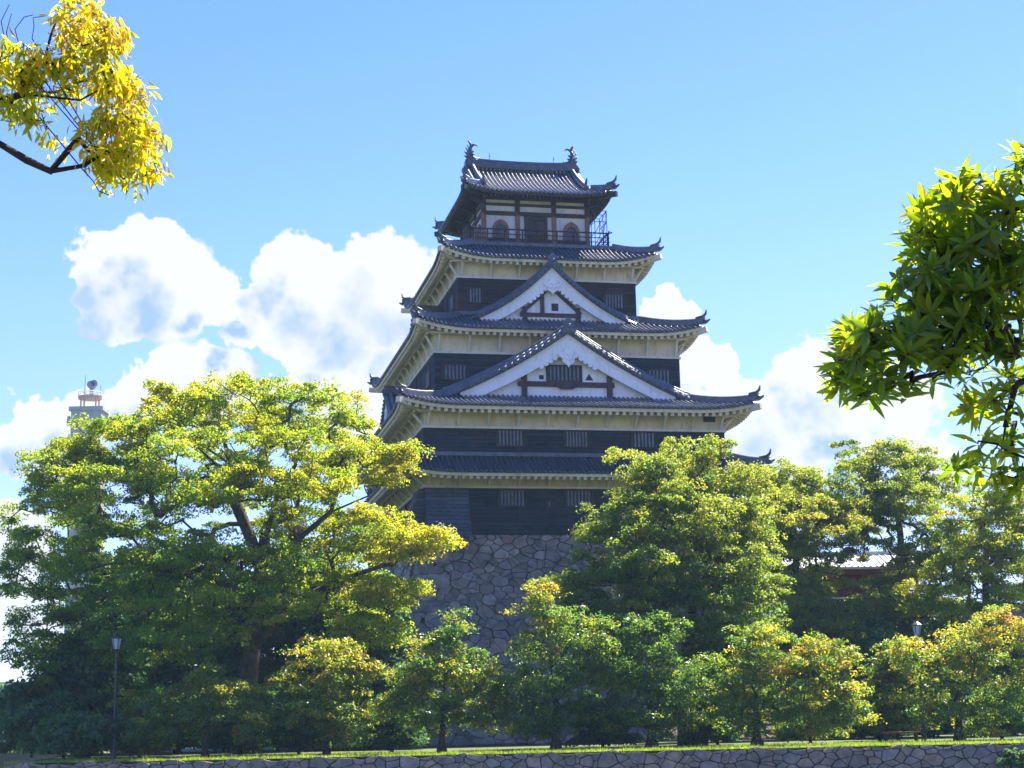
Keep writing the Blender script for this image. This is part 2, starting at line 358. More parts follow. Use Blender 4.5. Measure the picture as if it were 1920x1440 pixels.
def stone_facing(mb, cells, pos, nrm, rnd, depth=0.14, gap=0.03, keep=None):
    for poly in cells:
        cx = sum(p[0] for p in poly) / len(poly); cy = sum(p[1] for p in poly) / len(poly)
        if keep and not keep(cx, cy): continue
        size = max(0.05, min(max(abs(p[0]-cx) for p in poly), max(abs(p[1]-cy) for p in poly)))
        d = depth * rnd.uniform(0.55, 1.25); tx, ty = rnd.uniform(-.16, .16), rnd.uniform(-.22, .22)
        k0 = max(0.3, 1 - gap / size); k1 = k0 * rnd.uniform(0.972, 0.99); k2 = k0 * rnd.uniform(0.72, 0.90)
        # cut long edges so that outlines are not ruler straight
        pl = []
        for i in range(len(poly)):
            a, b = poly[i], poly[(i+1) % len(poly)]
            pl.append((a[0] + (cx - a[0]) * 0.03, a[1] + (cy - a[1]) * 0.03))
            if abs(a[0]-b[0]) + abs(a[1]-b[1]) > size * 0.8:
                q = rnd.uniform(.35, .65); pl.append((a[0]+(b[0]-a[0])*q + rnd.uniform(-.04, .02)*(b[0]-cx+a[0]-cx), a[1]+(b[1]-a[1])*q + rnd.uniform(-.04, .02)*(a[1]-cy+b[1]-cy)))
        n = len(pl); vs = []
        N = nrm(cx, cy)
        for k, dd in ((k0, -0.05), (k0, d * 0.72), (k1, d * 0.95), (k2, d)):
            for p in pl:
                x, y = cx + (p[0]-cx)*k, cy + (p[1]-cy)*k
                e = dd + (tx * (x - cx) + ty * (y - cy)) * (1 if dd > 0 else 0)
                vs.append(pos(x, y) + N * e)
        fs = []
        for r in range(3):
            for i in range(n): fs.append((r*n+i, r*n+(i+1)%n, (r+1)*n+(i+1)%n, (r+1)*n+i))
        fs.append(tuple(3*n + i for i in range(n)))
        mb.add(vs, fs)
# ------------------------------------------------------------------ setting: ground, water, banks
LEFTX, EMB_Y = -20.5, 70.0
WATER_Z = -3.1
def sheet(name, pts, z, mat, kind='structure'):
    mb = MB(); mb.add([(x, y, z) for x, y in pts], [tuple(range(len(pts)))]); o = mb.build(name, mat); o['kind'] = kind; return o
def mat_ground():
    m, t = newmat('lawn_soil'); oc = objc(t)
    f = t.ss(t.noise(oc, 0.5, 7, 0.65).outputs['Fac'], 0.35, 0.65); g = t.ss(t.noise(oc, 9, 5, 0.65).outputs['Fac'], 0.3, 0.7)
    t.put(t.p.inputs['Base Color'], t.mix(t.math('MULTIPLY', g, 0.35), t.mix(f, (0.075, 0.12, 0.020), (0.10, 0.125, 0.028)), (0.09, 0.075, 0.04)))
    t.p.inputs['Roughness'].default_value = 0.95; bump(t, t.noise(oc, 14, 5).outputs['Fac'], 0.05)
    return m
M['lawn'] = mat_ground()
def mat_water():
    m, t = newmat('moat_water'); oc = objc(t)
    t.put(t.p.inputs['Base Color'], (0.05, 0.085, 0.04)); t.p.inputs['Roughness'].default_value = 0.08; t.p.inputs['Specular IOR Level'].default_value = 0.5
    bump(t, t.noise(t.vmath('MULTIPLY', oc, (1, 2.2, 1)).outputs[0], 1.4, 4, 0.55).outputs['Fac'], 0.05, 0.5)
    return m
M['water'] = mat_water()
sheet('ground', [(LEFTX + 0.2, EMB_Y + 0.25), (1100, EMB_Y + 0.25), (1100, 420), (-90, 420), (-70, 330)], 0.0, 'lawn')
sheet('far_ground', [(-1200, 420.2), (1200, 420.2), (1200, 1500), (-1200, 1500)], -0.6, 'lawn')
sheet('far_bank_ground', [(-1100, 215), (-66, 215), (-90, 420), (-1100, 420)], -0.62, 'lawn')
sheet('water', [(-1190, 3.5), (1190, 3.5), (1190, 425), (-1190, 425)], WATER_Z, 'water')
sheet('near_bank_ground', [(-200, -60), (200, -60), (200, 3.4), (-200, 3.4)], -0.42, 'lawn')
mb = MB(); mb.box(-200, 200, 3.4, 3.9, WATER_Z - 0.5, -0.40); tag(mb.build('bank_wall', 'bankstone'), 'plain low stone bank wall at the photographer\'s side of the moat', 'wall')

# moat revetment of the castle island
rnd = random.Random(3)
emb = empty('embankment_wall', (0, EMB_Y, 0)); tag(emb, 'low grey-brown dry stone retaining wall along the moat under the lawn', 'stone wall')
mb = MB(); mb.box(LEFTX + 0.02, 60, 0.08, 0.55, WATER_Z - 0.6, -0.03)
A_ = Vector((LEFTX, 0, 0)); B_ = Vector((-70, 262, 0)); dl = (B_ - A_).normalized(); nl = Vector((-dl.y, dl.x, 0))
mb.add([A_ + Vector((.1, .1, -4)), B_ + Vector((.1, 0, -4)), B_ + Vector((.1, 0, -.03)), A_ + Vector((.1, .1, -.03))], [(0, 1, 2, 3)])
mb.build('backing', 'gap', emb)
mb = MB()
cells = stone_cells(LEFTX, 34, WATER_Z - 0.1, 0.0, 0.52, 0.34, rnd)
stone_facing(mb, cells, lambda x, y: Vector((x, 0.02, y + max(0, 1 + y / .4) * (.05 * sin(x * 2.1) + .045 * sin(x * 5.3 + 1) - .03))), lambda x, y: Vector((0, -1, 0)), rnd, 0.14, 0.012)
cells = stone_cells(0, 60, WATER_Z - 0.1, 0.0, 0.8, 0.5, rnd)
stone_facing(mb, cells, lambda x, y: A_ + dl * x + Vector((0, 0, y)), lambda x, y: nl, rnd, 0.12, 0.02)
mb.build('stone_facing', 'bankstone', emb)

# ------------------------------------------------------------------ THE CASTLE TOWER  (local axes: x along the front, y away, z up)
castle = empty('castle_tower', (1.031, 116.343, 0), radians(12.048))
tag(castle, 'five-storey Japanese castle tower of dark boards and cream plaster on a stone base', 'castle tower')
BASE_H = 12.38
# half sizes of the walls (x, y) and the heights of the tiers, fitted to the photograph
WALL = {1: (9.55, 13.96), 2: (9.55, 13.96), 3: (8.14, 9.73), 4: (6.09, 7.13), 5: (3.70, 4.05)}
EAVE = {1: (11.66, 16.05), 2: (11.30, 15.71), 3: (9.56, 11.15), 4: (7.45, 8.49), 5: (5.31, 5.65)}

def flare(z): return 5.6 * max(0.0, (BASE_H - z) / BASE_H) ** 1.75
def build_base():
    ax, ay = 9.62, 14.03
    o = empty('stone_base', (0, 0, 0)); o.parent = castle
    back = MB(); N = 14
    for i in range(N):
        z0, z1 = BASE_H * i / N, BASE_H * (i + 1) / N; f0, f1 = flare(z0) - 0.03, flare(z1) - 0.03
        P0 = [(-ax-f0, -ay-f0, z0), (ax+f0, -ay-f0, z0), (ax+f0, ay+f0, z0), (-ax-f0, ay+f0, z0)]
        P1 = [(-ax-f1, -ay-f1, z1), (ax+f1, -ay-f1, z1), (ax+f1, ay+f1, z1), (-ax-f1, ay+f1, z1)]
        back.add(P0 + P1, [(k, (k+1) % 4, 4 + (k+1) % 4, 4 + k) for k in range(4)])
    f = flare(0) * 0; back.add([(-ax, -ay, BASE_H - .03), (ax, -ay, BASE_H - .03), (ax, ay, BASE_H - .03), (-ax, ay, BASE_H - .03)], [(0, 1, 2, 3)])
    back.build('joints', 'gap', o)
    rn = random.Random(11)
    face = MB()
    for (al, ou, half, dist, sx, sy) in ((Vector((1,0,0)), Vector((0,-1,0)), ax, ay, .64, .42), (Vector((0,-1,0)), Vector((-1,0,0)), ay, ax, .68, .45), (Vector((0,1,0)), Vector((1,0,0)), ay, ax, 1.05, .75), (Vector((-1,0,0)), Vector((0,1,0)), ax, ay, 1.5, 1.0)):
        cells = stone_cells(-half - 6.0, half + 6.0, 0, BASE_H, sx, sy, rn)
        def pos(s, z, al=al, ou=ou, half=half, dist=dist):
            L = half + flare(z); s = max(-L, min(L, s)); return al * s + ou * (dist + flare(z)) + Vector((0, 0, z))
        def nrm(s, z, ou=ou):
            k = (flare(z - .1) - flare(z + .1)) / .2; return (ou + Vector((0, 0, k))).normalized()
        stone_facing(face, cells, pos, nrm, rn, 0.14, 0.015, keep=lambda s, z, half=half: abs(s) < half + flare(z) - 0.55)
    face.build('stone_facing', 'stone', o)
    for (sx_, sy_) in ((-1, -1), (1, -1), (-1, 1), (1, 1)):
        q = MB(); z = 0.0; k = 0
        while z < BASE_H - 0.2:
            h = min(rn.uniform(.62, .9), BASE_H - z)
            la, lb = (1.75, .85) if (k + (sx_ * sy_ > 0)) % 2 else (.85, 1.75)
            la *= rn.uniform(.85, 1.1); lb *= rn.uniform(.85, 1.1)
            def ring(zz, e):
                f = flare(zz) + e; x1, y1 = ax + f, ay + f
                return [(sx_*x1, sy_*y1, zz), (sx_*(x1-la), sy_*y1, zz), (sx_*(x1-la), sy_*(y1-.5), zz), (sx_*(x1-.5), sy_*(y1-.5), zz), (sx_*(x1-.5), sy_*(y1-lb), zz), (sx_*x1, sy_*(y1-lb), zz)]
            a = ring(z + .02, .10); m_ = ring(z + h * .5, .19); b = ring(z + h - .02, .10); n = 6
            q.add(a + m_ + b, [(i, (i+1) % n, n + (i+1) % n, n + i) for i in range(n)] + [(n+i, n + (i+1) % n, 2*n + (i+1) % n, 2*n + i) for i in range(n)] + [tuple(range(n)), tuple(2*n + i for i in range(n))])
            z += h; k += 1
        q.build('corner_stones', 'stone', o)
build_base()

# ---- roof machinery -------------------------------------------------------------------------------------------
PITCHT = 0.30
SEC = [(-.150, -.025), (-.088, .0), (-.076, .055), (-.044, .105), (0, .122), (.044, .105), (.076, .055), (.088, .0), (.150, -.025)]
class Tiles:
    """rows of round and pan tiles; keeps per-vertex row number and distance down the slope"""
    def __init__(s): s.v = []; s.f = []; s.row = []; s.sl = []
    def row_strip(s, P, along, rid, caps=True):
        """P: list of points from the eave up; along: unit vector across the row"""
        n = len(SEC); o = len(s.v); dist = 0.0
        for i, p in enumerate(P):
            d = (P[min(i+1, len(P)-1)] - P[max(i-1, 0)]).normalized(); up = along.cross(d).normalized()
            if up.z < 0: up = -up
            if i: dist += (P[i] - P[i-1]).length
            for (a, h) in SEC: s.v.append(p + along * a + up * h); s.row.append(rid); s.sl.append(dist)
        for i in range(len(P) - 1):
            for k in range(n - 1): s.f.append((o+i*n+k, o+i*n+k+1, o+(i+1)*n+k+1, o+(i+1)*n+k))
        if caps:   # round end tile at the eave and the lip of the pan tile
            d = (P[1] - P[0]).normalized(); up = along.cross(d).normalized()
            if up.z < 0: up = -up
            o = len(s.v); c = P[0] - d * 0.035 + up * 0.012
            s.v.append(c - d * 0.01); s.row.append(rid); s.sl.append(0.14)
            for k in range(8):
                a = 2 * pi * k / 8; s.v.append(c + along * cos(a) * .094 + up * sin(a) * .094); s.row.append(rid); s.sl.append(0.14)
            for k in range(8):
                a = 2 * pi * k / 8; s.v.append(c + d * .06 + along * cos(a) * .094 + up * sin(a) * .094); s.row.append(rid); s.sl.append(0.14)
            for k in range(8): s.f.append((o, o+1+(k+1) % 8, o+1+k)); s.f.append((o+1+k, o+1+(k+1) % 8, o+9+(k+1) % 8, o+9+k))
            o = len(s.v)
            for (a, h) in ((-.15, .0), (.15, .0), (.15, -.085), (-.15, -.085)): s.v.append(P[0] + along*a + up*h); s.row.append(rid); s.sl.append(0.14)
            s.f.append((o, o+1, o+2, o+3))
    def build(s, name, parent):
        mb = MB(); mb.v = [tuple(p) for p in s.v]; mb.f = s.f; ob = mb.build(name, 'tile', parent, True)
        for nm, data in (('row', s.row), ('slope', s.sl)):
            a = ob.data.attributes.new(nm, 'FLOAT', 'POINT'); a.data.foreach_set('value', np.asarray(data, np.float32))
        return ob
AX, AY, AZ = Vector((1,0,0)), Vector((0,1,0)), Vector((0,0,1))
SIDES = [(AX, -AY, 0, 1), (AY, AX, 1, 0), (-AX, AY, 0, 1), (-AY, -AX, 1, 0)]     # along, outward, index of half length, index of distance
CURL_L = 4.2
def curlf(x, X, amt, L=CURL_L):
    q = max(0.0, (abs(x) - (X - L)) / L); return amt * q ** 2.4
def face_rows(T, al, ou, X, E, dmax, zf, amt, L=CURL_L, nseg=9, pitch=PITCHT, rid0=0):
    n = int(round(2 * X / pitch)); pitch = 2 * X / n
    for i in range(n):
        x = -X + (i + 0.5) * pitch; dm = dmax(x)
        if dm < 0.16: continue
        ns = max(2, int(nseg * min(1, dm / 3.0)) + (6 if dm > 6 else 0)); P = []
        for k in range(ns + 1):
            d = dm * k / ns; P.append(al * x + ou * (E - d) + AZ * (zf(d) + curlf(x, X, amt, L)))
        T.row_strip(P, al, rid0 + i)
def ornament(mb, p, out, s=1.0):
    """onigawara: shield-shaped end tile with horns and a boss, facing out"""
    p = Vector(p); out = Vector(out).normalized(); r = AZ.cross(out).normalized()
    prof = [(-.42, 0), (-.50, .18), (-.36, .34), (-.34, .62), (-.44, .80), (-.20, .78), (-.12, 1.0), (.12, 1.0), (.20, .78), (.44, .80), (.34, .62), (.36, .34), (.50, .18), (.42, 0)]
    mb.prism([p + r * a * s + AZ * b * s for a, b in prof], out * 0.16 * s)
    mb.prism([p + out * .16 * s + r * a * .6 * s + AZ * (b * .6 + .1) * s for a, b in prof], out * 0.08 * s)
    c = p + out * .24 * s + AZ * .42 * s
    mb.tube([c, c + out * .10 * s], [.17 * s, .11 * s], 8)
def hip_ridge(parent, pts, name='hip_ridge', tip=True, w=0.32, h=0.30, tail=0.6):
    """stacked ridge tiles along a hip, ending in an upturned tail above the corner; pts run from the top to the eave corner"""
    mb = MB(); pts = [Vector(p) for p in pts]
    lo = [p + AZ * 0.05 for p in pts]
    for lvl, (ww, hh) in enumerate(((w, h * .55), (w * .78, h * .4))):
        z = 0.05 + (0 if lvl == 0 else h * .5)
        for i in range(len(pts) - 1): mb.beam(pts[i] + AZ * z, pts[i+1] + AZ * z, ww, hh)
    mb.tube([p + AZ * (0.05 + h * .5 + h * .3) for p in pts], 0.105, 8)
    if tip:
        e = pts[-1]; d = (pts[-1] - pts[-2]); d.z = 0; d.normalize()
        ornament(mb, e + AZ * 0.0 - d * 0.05, d, 0.52)
        top = e + AZ * (h + .12)
        mb.tube([top - d * .6, top - d * .1 + AZ * .04, top + d * .12 + AZ * .22, top + d * .18 + AZ * (.22 + tail * .45)], [.10, .11, .085, .03], 6)
        mb.tube([e - d * .3 + AZ * .10, e + d * .15 + AZ * .08, e + d * .42 + AZ * .22], [.12, .11, .05], 6)
    return mb.build(name, 'ridge', parent)
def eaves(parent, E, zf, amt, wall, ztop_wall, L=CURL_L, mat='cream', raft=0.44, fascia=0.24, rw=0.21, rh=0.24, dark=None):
    """fascia, rafters and soffit under a roof edge on all four sides"""
    fa = MB(); ra = MB(); so_ = MB()
    for (al, ou, ix, ie) in SIDES:
        X, Ed = E[ix], E[ie]; Wd = wall[ie]; run = Ed - Wd
        N = 40; xs = [-X + 2 * X * i / N for i in range(N + 1)]
        def pt(x, d, dz): 
            xx = max(-(X - d), min(X - d, x * (X - d) / X)); return al * xx + ou * (Ed - d) + AZ * (zf(d) + curlf(xx, X, amt, L) + dz)
        # fascia board (front, bottom, back)
        a = [pt(x, .10, -.075) for x in xs]; b = [pt(x, .12, -.075 - fascia) for x in xs]; c = [pt(x, .26, -.075 - fascia) for x in xs]; d_ = [pt(x, .26, -.06) for x in xs]
        fa.strip(b, a); fa.strip(c, b); fa.strip(d_, c); fa.strip(a, d_)
        # soffit boards
        ds = [.25, run * .45, run + .02]
        for k in range(2):
            so_.strip([pt(x, ds[k+1], -.13) for x in xs], [pt(x, ds[k], -.13) for x in xs])
        n = int(2 * (X - .2) / raft)
        for i in range(n + 1):
            x = -(X - .2) + 2 * (X - .2) * i / n
            dm = min(run, X - abs(x) + .05)
            if dm < .3: continue
            up = -.075 - fascia - rh * .5 + 0.02
            def q(d): return al * x + ou * (Ed - d) + AZ * (zf(d) + curlf(x, X, amt, L) + up)
            ra.beam(q(.22), q(min(dm, run * .5)), rw, rh); 
            if dm > run * .5 + .05: ra.beam(q(min(dm, run * .5)), q(dm), rw, rh)
    # corner beams
    for sx in (-1, 1):
        for sy in (-1, 1):
            zc = zf(0) + amt; a = Vector((sx * (E[0] + .12), sy * (E[1] + .12), zc - .36)); b = Vector((sx * wall[0], sy * wall[1], zf(E[1] - wall[1]) - fascia - .40))
            ra.beam(a, b, .30, .34)
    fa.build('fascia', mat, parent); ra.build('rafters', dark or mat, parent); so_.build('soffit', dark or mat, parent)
def quad_profile(z0, d1, z1, sl0):
    """concave roof: height z0 at the eave with slope sl0, height z1 at distance d1"""
    b = (z1 - z0 - sl0 * d1) / d1 ** 2
    return lambda d: z0 + sl0 * d + b * d * d
def hip_pts(E, zf, amt, sx, sy, dtop, L=CURL_L, n=9):
    out = []
    for k in range(n + 1):
        d = dtop * (1 - k / n); out.append((sx * (E[0] - d), sy * (E[1] - d), zf(d) + curlf(E[0] - d, E[0], amt, L) + .06))
    return out

def roof_part():
    o = empty('tiled_roof', (0, 0, 0)); o.parent = castle; return o
def skirt_roof(k, inner, zf, amt, wall_low):
    r = roof_part(); E = EAVE[k]; T = Tiles(); rid = 0
    dt = E[1] - inner[1]
    for (al, ou, ix, ie) in SIDES:
        X = E[ix]; run = E[ie] - inner[ie]
        face_rows(T, al, ou, X, E[ie], lambda x, X=X, run=run: min(run, X - abs(x)), zf, amt, rid0=rid); rid += 211
    T.build('tiles', r)
    for sx in (-1, 1):
        for sy in (-1, 1): hip_ridge(r, hip_pts(E, zf, amt, sx, sy, min(E[0] - inner[0], E[1] - inner[1]) - .1))
    # flat ridge course against the wall above
    mb = MB(); z = zf(dt) + .10
    mb.box(-inner[0] - .22, inner[0] + .22, -inner[1] - .22, -inner[1] + .0, z - .1, z + .14); mb.box(-inner[0] - .22, inner[0] + .22, inner[1], inner[1] + .22, z - .1, z + .14)
    mb.box(-inner[0] - .22, -inner[0], -inner[1], inner[1], z - .1, z + .14); mb.box(inner[0], inner[0] + .22, -inner[1], inner[1], z - .1, z + .14)
    mb.build('wall_ridge', 'ridge', r)
    eaves(r, E, zf, amt, wall_low, 0)
    return r

def frame_pt(al, ou, x, o_, z): return al * x + ou * o_ + AZ * z
def gable(al, ou, dist, prof, half, zbot, back, depth_roof=True, window=True, s=1.0, name='gable', thick=.62, vext=.15, nolow=False):
    """triangular dormer or gable end. prof(a): height of the roof surface at sideways distance a; dist: where the gable front stands"""
    g = empty(name, (0, 0, 0)); g.parent = castle
    F = lambda x, o_, z: frame_pt(al, ou, x, o_, z)
    wall_o, barge_o, roof_o = dist - .55 * s, dist, dist + .22 * s
    N = 22
    # plaster wall
    mb = MB(); xs = [-half + 2 * half * i / N for i in range(N + 1)]
    top = [F(x, wall_o, max(zbot, prof(abs(x)) - .25)) for x in xs]; bot = [F(x, wall_o, zbot - .9) for x in xs]
    mb.strip(bot, top); mb.build('gable_wall', 'white', g)
    # barge boards, one each side
    for sg in (-1, 1):
        mb = MB(); n = 18; A = []; B = []
        for i in range(n + 1):
            a = half * i / n; q = i / n
            wdt = (1.02 - .18 * q) * s * (1 + .55 * max(0, q - .80) * 2)
            slope = (prof(min(half, a + .05)) - prof(max(0, a - .05))) / (min(half, a + .05) - max(0, a - .05) + 1e-9)
            vert = wdt * sqrt(1 + slope * slope) * .86
            A.append((a, prof(a) - .10)); B.append((a, prof(a) - .10 - vert))
        poly = A + B[::-1]
        for i in range(n):
            quad = [A[i], A[i+1], B[i+1], B[i]]
            mb.prism([F(sg * a, barge_o - .14 * s, max(z, zbot - .75)) for a, z in quad], ou * .14 * s)
        # raised inner moulding
        for i in range(n):
            a0, a1 = A[i], A[i+1]
            mb.prism([F(sg * a0[0], barge_o, a0[1]), F(sg * a1[0], barge_o, a1[1]), F(sg * a1[0], barge_o, a1[1] - .26 * s), F(sg * a0[0], barge_o, a0[1] - .26 * s)], ou * .05 * s)
        # scalloped lower edge near the pendant
        for i in range(5):
            a = (.55 + i * .30) * s
            zz = prof(a) - .10 - (1.0) * s * sqrt(1 + ((prof(a+.05)-prof(a-.05))/.1) ** 2) * .86
            c = [F(sg * (a + .17 * s * cos(t)), barge_o - .10 * s, zz + .17 * s * sin(t)) for t in [2 * pi * j / 10 for j in range(10)]]
            mb.prism(c, ou * .11 * s)
        mb.build('bargeboard', 'white', g)
    # carved pendant
    mb = MB(); zc = prof(0) - 1.72 * s
    pr = [(0, -.62), (.10, -.46), (.26, -.36), (.42, -.22), (.38, -.06), (.52, .02), (.60, .20), (.46, .30), (.36, .26), (.34, .40), (.24, .46), (.26, .62), (.14, .72), (0, .80)]
    pts = [F(x * s, barge_o + .03, zc + z * s) for x, z in pr] + [F(-x * s, barge_o + .03, zc + z * s) for x, z in pr[-2:0:-1]]
    mb.prism(pts, ou * .12 * s)
    for sg in (-1, 1):
        sp = [F(sg * (.42 + .22 * cos(t) * (1 - t / 9)) * s, barge_o + .12, zc + (.12 + .22 * sin(t) * (1 - t / 9)) * s) for t in [j * .55 for j in range(12)]]
        mb.tube(sp, .055 * s, 5)
        sp = [F(sg * (.17 + .15 * cos(t) * (1 - t / 9)) * s, barge_o + .16, zc + (-.16 + .15 * sin(t) * (1 - t / 9)) * s) for t in [j * .55 for j in range(10)]]
        mb.tube(sp, .04 * s, 5)
    c = F(0, barge_o + .10, zc + .22 * s); mb.tube([c, c + ou * .12 * s], [.16 * s, .10 * s], 8)
    mb.build('pendant', 'white', g)
    # roof of the gable
    T = Tiles(); o0 = roof_o; pitch = .30; k = 0
    while o0 - pitch * (k + .5) > back:
        oo = o0 - pitch * (k + .5)
        for sg in (-1, 1):
            nn = 16; ex = half + (0.0 if nolow else .7)
            P = [F(sg * (ex * (1 - i / nn)), oo, prof(ex * (1 - i / nn))) for i in range(nn + 1)]
            T.row_strip(P, ou, 31 * k + (7 if sg > 0 else 0), caps=False)
        k += 1
    T.build('gable_roof', g)
    # verge: built-up tile courses along the raking edge
    for sg in (-1, 1):
        mb = MB(); n = 20; ex = half + vext
        P = [(ex * i / n, prof(ex * i / n)) for i in range(n + 1)]
        for i in range(n):
            (a0, z0), (a1, z1) = P[i], P[i+1]
            mb.prism([F(sg*a0, roof_o - .42, z0 - .14), F(sg*a1, roof_o - .42, z1 - .14), F(sg*a1, roof_o - .42, z1 + thick * .30), F(sg*a0, roof_o - .42, z0 + thick * .30)], ou * .46)
            mb.prism([F(sg*a0, roof_o - .60, z0 + thick * .28), F(sg*a1, roof_o - .60, z1 + thick * .28), F(sg*a1, roof_o - .60, z1 + thick * .62), F(sg*a0, roof_o - .60, z0 + thick * .62)], ou * .40)
        mb.tube([F(sg*a, roof_o - .40, z + thick * .68) for a, z in P], .13, 8)
        mb.tube([F(sg*a, roof_o - .08, z + thick * .32) for a, z in P], .11, 8)
        L = 0
        m = int(half / .27)
        for i in range(m):
            a = half * (i + .5) / m; c = F(sg*a, roof_o + .02, prof(a) + .04)
            mb.tube([c, c + ou * .07], .095, 8)
            c = F(sg*a, roof_o - .2, prof(a) + thick * .46)
            mb.tube([c, c + ou * .05], .08, 6)
        mb.build('verge', 'tile_plain', g, True)
    # ridge with its end tile
    mb = MB(); zr = prof(0) + .05
    mb.beam(F(0, back, zr + .18), F(0, roof_o + .02, zr + .18), .46, .42); mb.tube([F(0, back, zr + .48), F(0, roof_o + .05, zr + .48)], .14, 8)
    ornament(mb, F(0, roof_o - .02, zr - .18 * s), ou, .92 * s + .1)
    mb.build('ridge', 'ridge', g)
    return g, F, wall_o
M['tile_plain'] = M['ridge']

# ---- windows ---------------------------------------------------------------------------------------------------
def lattice(parent, F, o_, x0, x1, z0, z1, nb, frame='darkwood', bars='bars'):
    w_ = MB()
    w_.prism([F(x0, o_ - .22, z0), F(x1, o_ - .22, z0), F(x1, o_ - .22, z1), F(x0, o_ - .22, z1)], (F(0, 1, 0) - F(0, 0, 0)) * .225)
    o = w_.build('window', 'void', parent)
    fr = MB(); t = .09
    for (a, b, c, d) in ((x0 - t, x1 + t, z1, z1 + t), (x0 - t, x1 + t, z0 - t, z0), (x0 - t, x0, z0, z1), (x1, x1 + t, z0, z1)):
        fr.prism([F(a, o_ - .05, c), F(b, o_ - .05, c), F(b, o_ - .05, d), F(a, o_ - .05, d)], (F(0, 1, 0) - F(0, 0, 0)) * .13)
    fr.build('frame', frame, o)
    ba = MB(); bw = (x1 - x0) / (2 * nb + 1)
    for i in range(nb):
        a = x0 + bw * (2 * i + 1); ba.prism([F(a, o_ + .006, z0), F(a + bw * .95, o_ + .006, z0), F(a + bw * .95, o_ + .006, z1), F(a, o_ + .006, z1)], (F(0, 1, 0) - F(0, 0, 0)) * .08)
    ba.build('bars', bars, o)
    return o
Ffront = lambda x, o_, z: Vector((x, -o_, z))
Fleft = lambda x, o_, z: Vector((-o_, -x, z))
Fright = lambda x, o_, z: Vector((o_, x, z))

# ---- storeys: black boards, plaster band with struts --------------------------------------------------------
def storey(k, z0, zb, ztop, mat):
    ax, ay = WALL[k]
    mb = MB(); mb.box(-ax, ax, -ay, ay, z0, zb)
    for (al, ou, ix, ie) in SIDES:         # cover battens and corner posts
        X, Dd = (ax, ay)[ix], (ax, ay)[ie]; n = max(2, int(round(2 * X / 2.0)))
        for i in range(n + 1):
            x = -X + 2 * X * i / n; wv = .16 if i in (0, n) else .07; x = max(-X + wv/2 - .03, min(X - wv/2 + .03, x))
            p = al * x + ou * (Dd + .012); mb.beam(p + AZ * z0, p + AZ * zb, wv, .06, ou)
    mb.build('board_wall', mat, castle)
    b = MB(); e = .004
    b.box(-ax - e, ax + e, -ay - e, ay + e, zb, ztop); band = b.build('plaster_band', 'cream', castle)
    s_ = MB(); t = .13
    s_.box(-ax - t, ax + t, -ay - t, -ay - e, zb - .06, zb + .07); s_.box(-ax - t, ax + t, ay + e, ay + t, zb - .06, zb + .07)
    s_.box(-ax - t, -ax - e, -ay - e, ay + e, zb - .06, zb + .07); s_.box(ax + e, ax + t, -ay - e, ay + e, zb - .06, zb + .07); s_.build('sill_board', 'sillcream', band)
    return band
M['sillcream'] = mat_plaster('pale_plaster_edge', (0.66, 0.63, 0.54), (0.56, 0.53, 0.44), (0.42, 0.38, 0.30))
def struts(band, k, E, zf, zb, step=1.95, out=.62, fascia=.26):
    ax, ay = WALL[k]
    for (al, ou, ix, ie) in SIDES:
        X, Dd, Ed = (ax, ay)[ix], (ax, ay)[ie], E[ie]; run = Ed - Dd
        dz = zf(run * .62) - fascia - .30; pl = MB()
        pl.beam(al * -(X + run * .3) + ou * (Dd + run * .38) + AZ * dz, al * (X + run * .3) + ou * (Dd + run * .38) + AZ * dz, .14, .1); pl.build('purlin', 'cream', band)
        n = int(round(2 * X / step))
        if ou.y > .5: continue
        for i in range(n + 1):
            x = -X + .22 + (2 * X - .44) * i / n
            s_ = MB(); s_.beam(al * x + ou * (Dd + .02) + AZ * (zb + .12), al * x + ou * (Dd + run * .38) + AZ * (dz - .05), .13, .13)
            s_.build('strut', 'sillcream', band)

# storey 1 and its pent roof
zf1 = quad_profile(15.98, 2.10, 17.22, .46)
b1 = storey(1, BASE_H, 15.31, 16.62, 'boards'); struts(b1, 1, EAVE[1], zf1, 15.31)
r1 = skirt_roof(1, WALL[2], zf1, .60, WALL[1])
# storey 2 and the great hip-and-gable roof
zf2 = lambda d: 20.12 + .264 * d + .0193 * d * d
b2 = storey(2, 16.6, 18.98, 20.55, 'boards'); struts(b2, 2, EAVE[2], zf2, 18.98)
def great_roof():
    r = roof_part(); E = EAVE[2]; T = Tiles(); amt = .55; inner = WALL[3]; gp = 12.52; dF = E[1] - gp + .55
    for si, (al, ou, ix, ie) in enumerate(SIDES):
        X = E[ix]
        if ie == 1: f = lambda x, X=X: min(dF, X - abs(x))
        else: f = lambda x, X=X: min(E[0] - inner[0], X - abs(x))
        face_rows(T, al, ou, X, E[ie], f, zf2, amt, rid0=si * 211)
    T.build('tiles', r)
    for sx in (-1, 1):
        for sy in (-1, 1): hip_ridge(r, hip_pts(E, zf2, amt, sx, sy, E[1] - gp + .25))
    eaves(r, E, zf2, amt, WALL[2], 0)
great_roof()
prof2 = lambda a: zf2(11.3 - a)
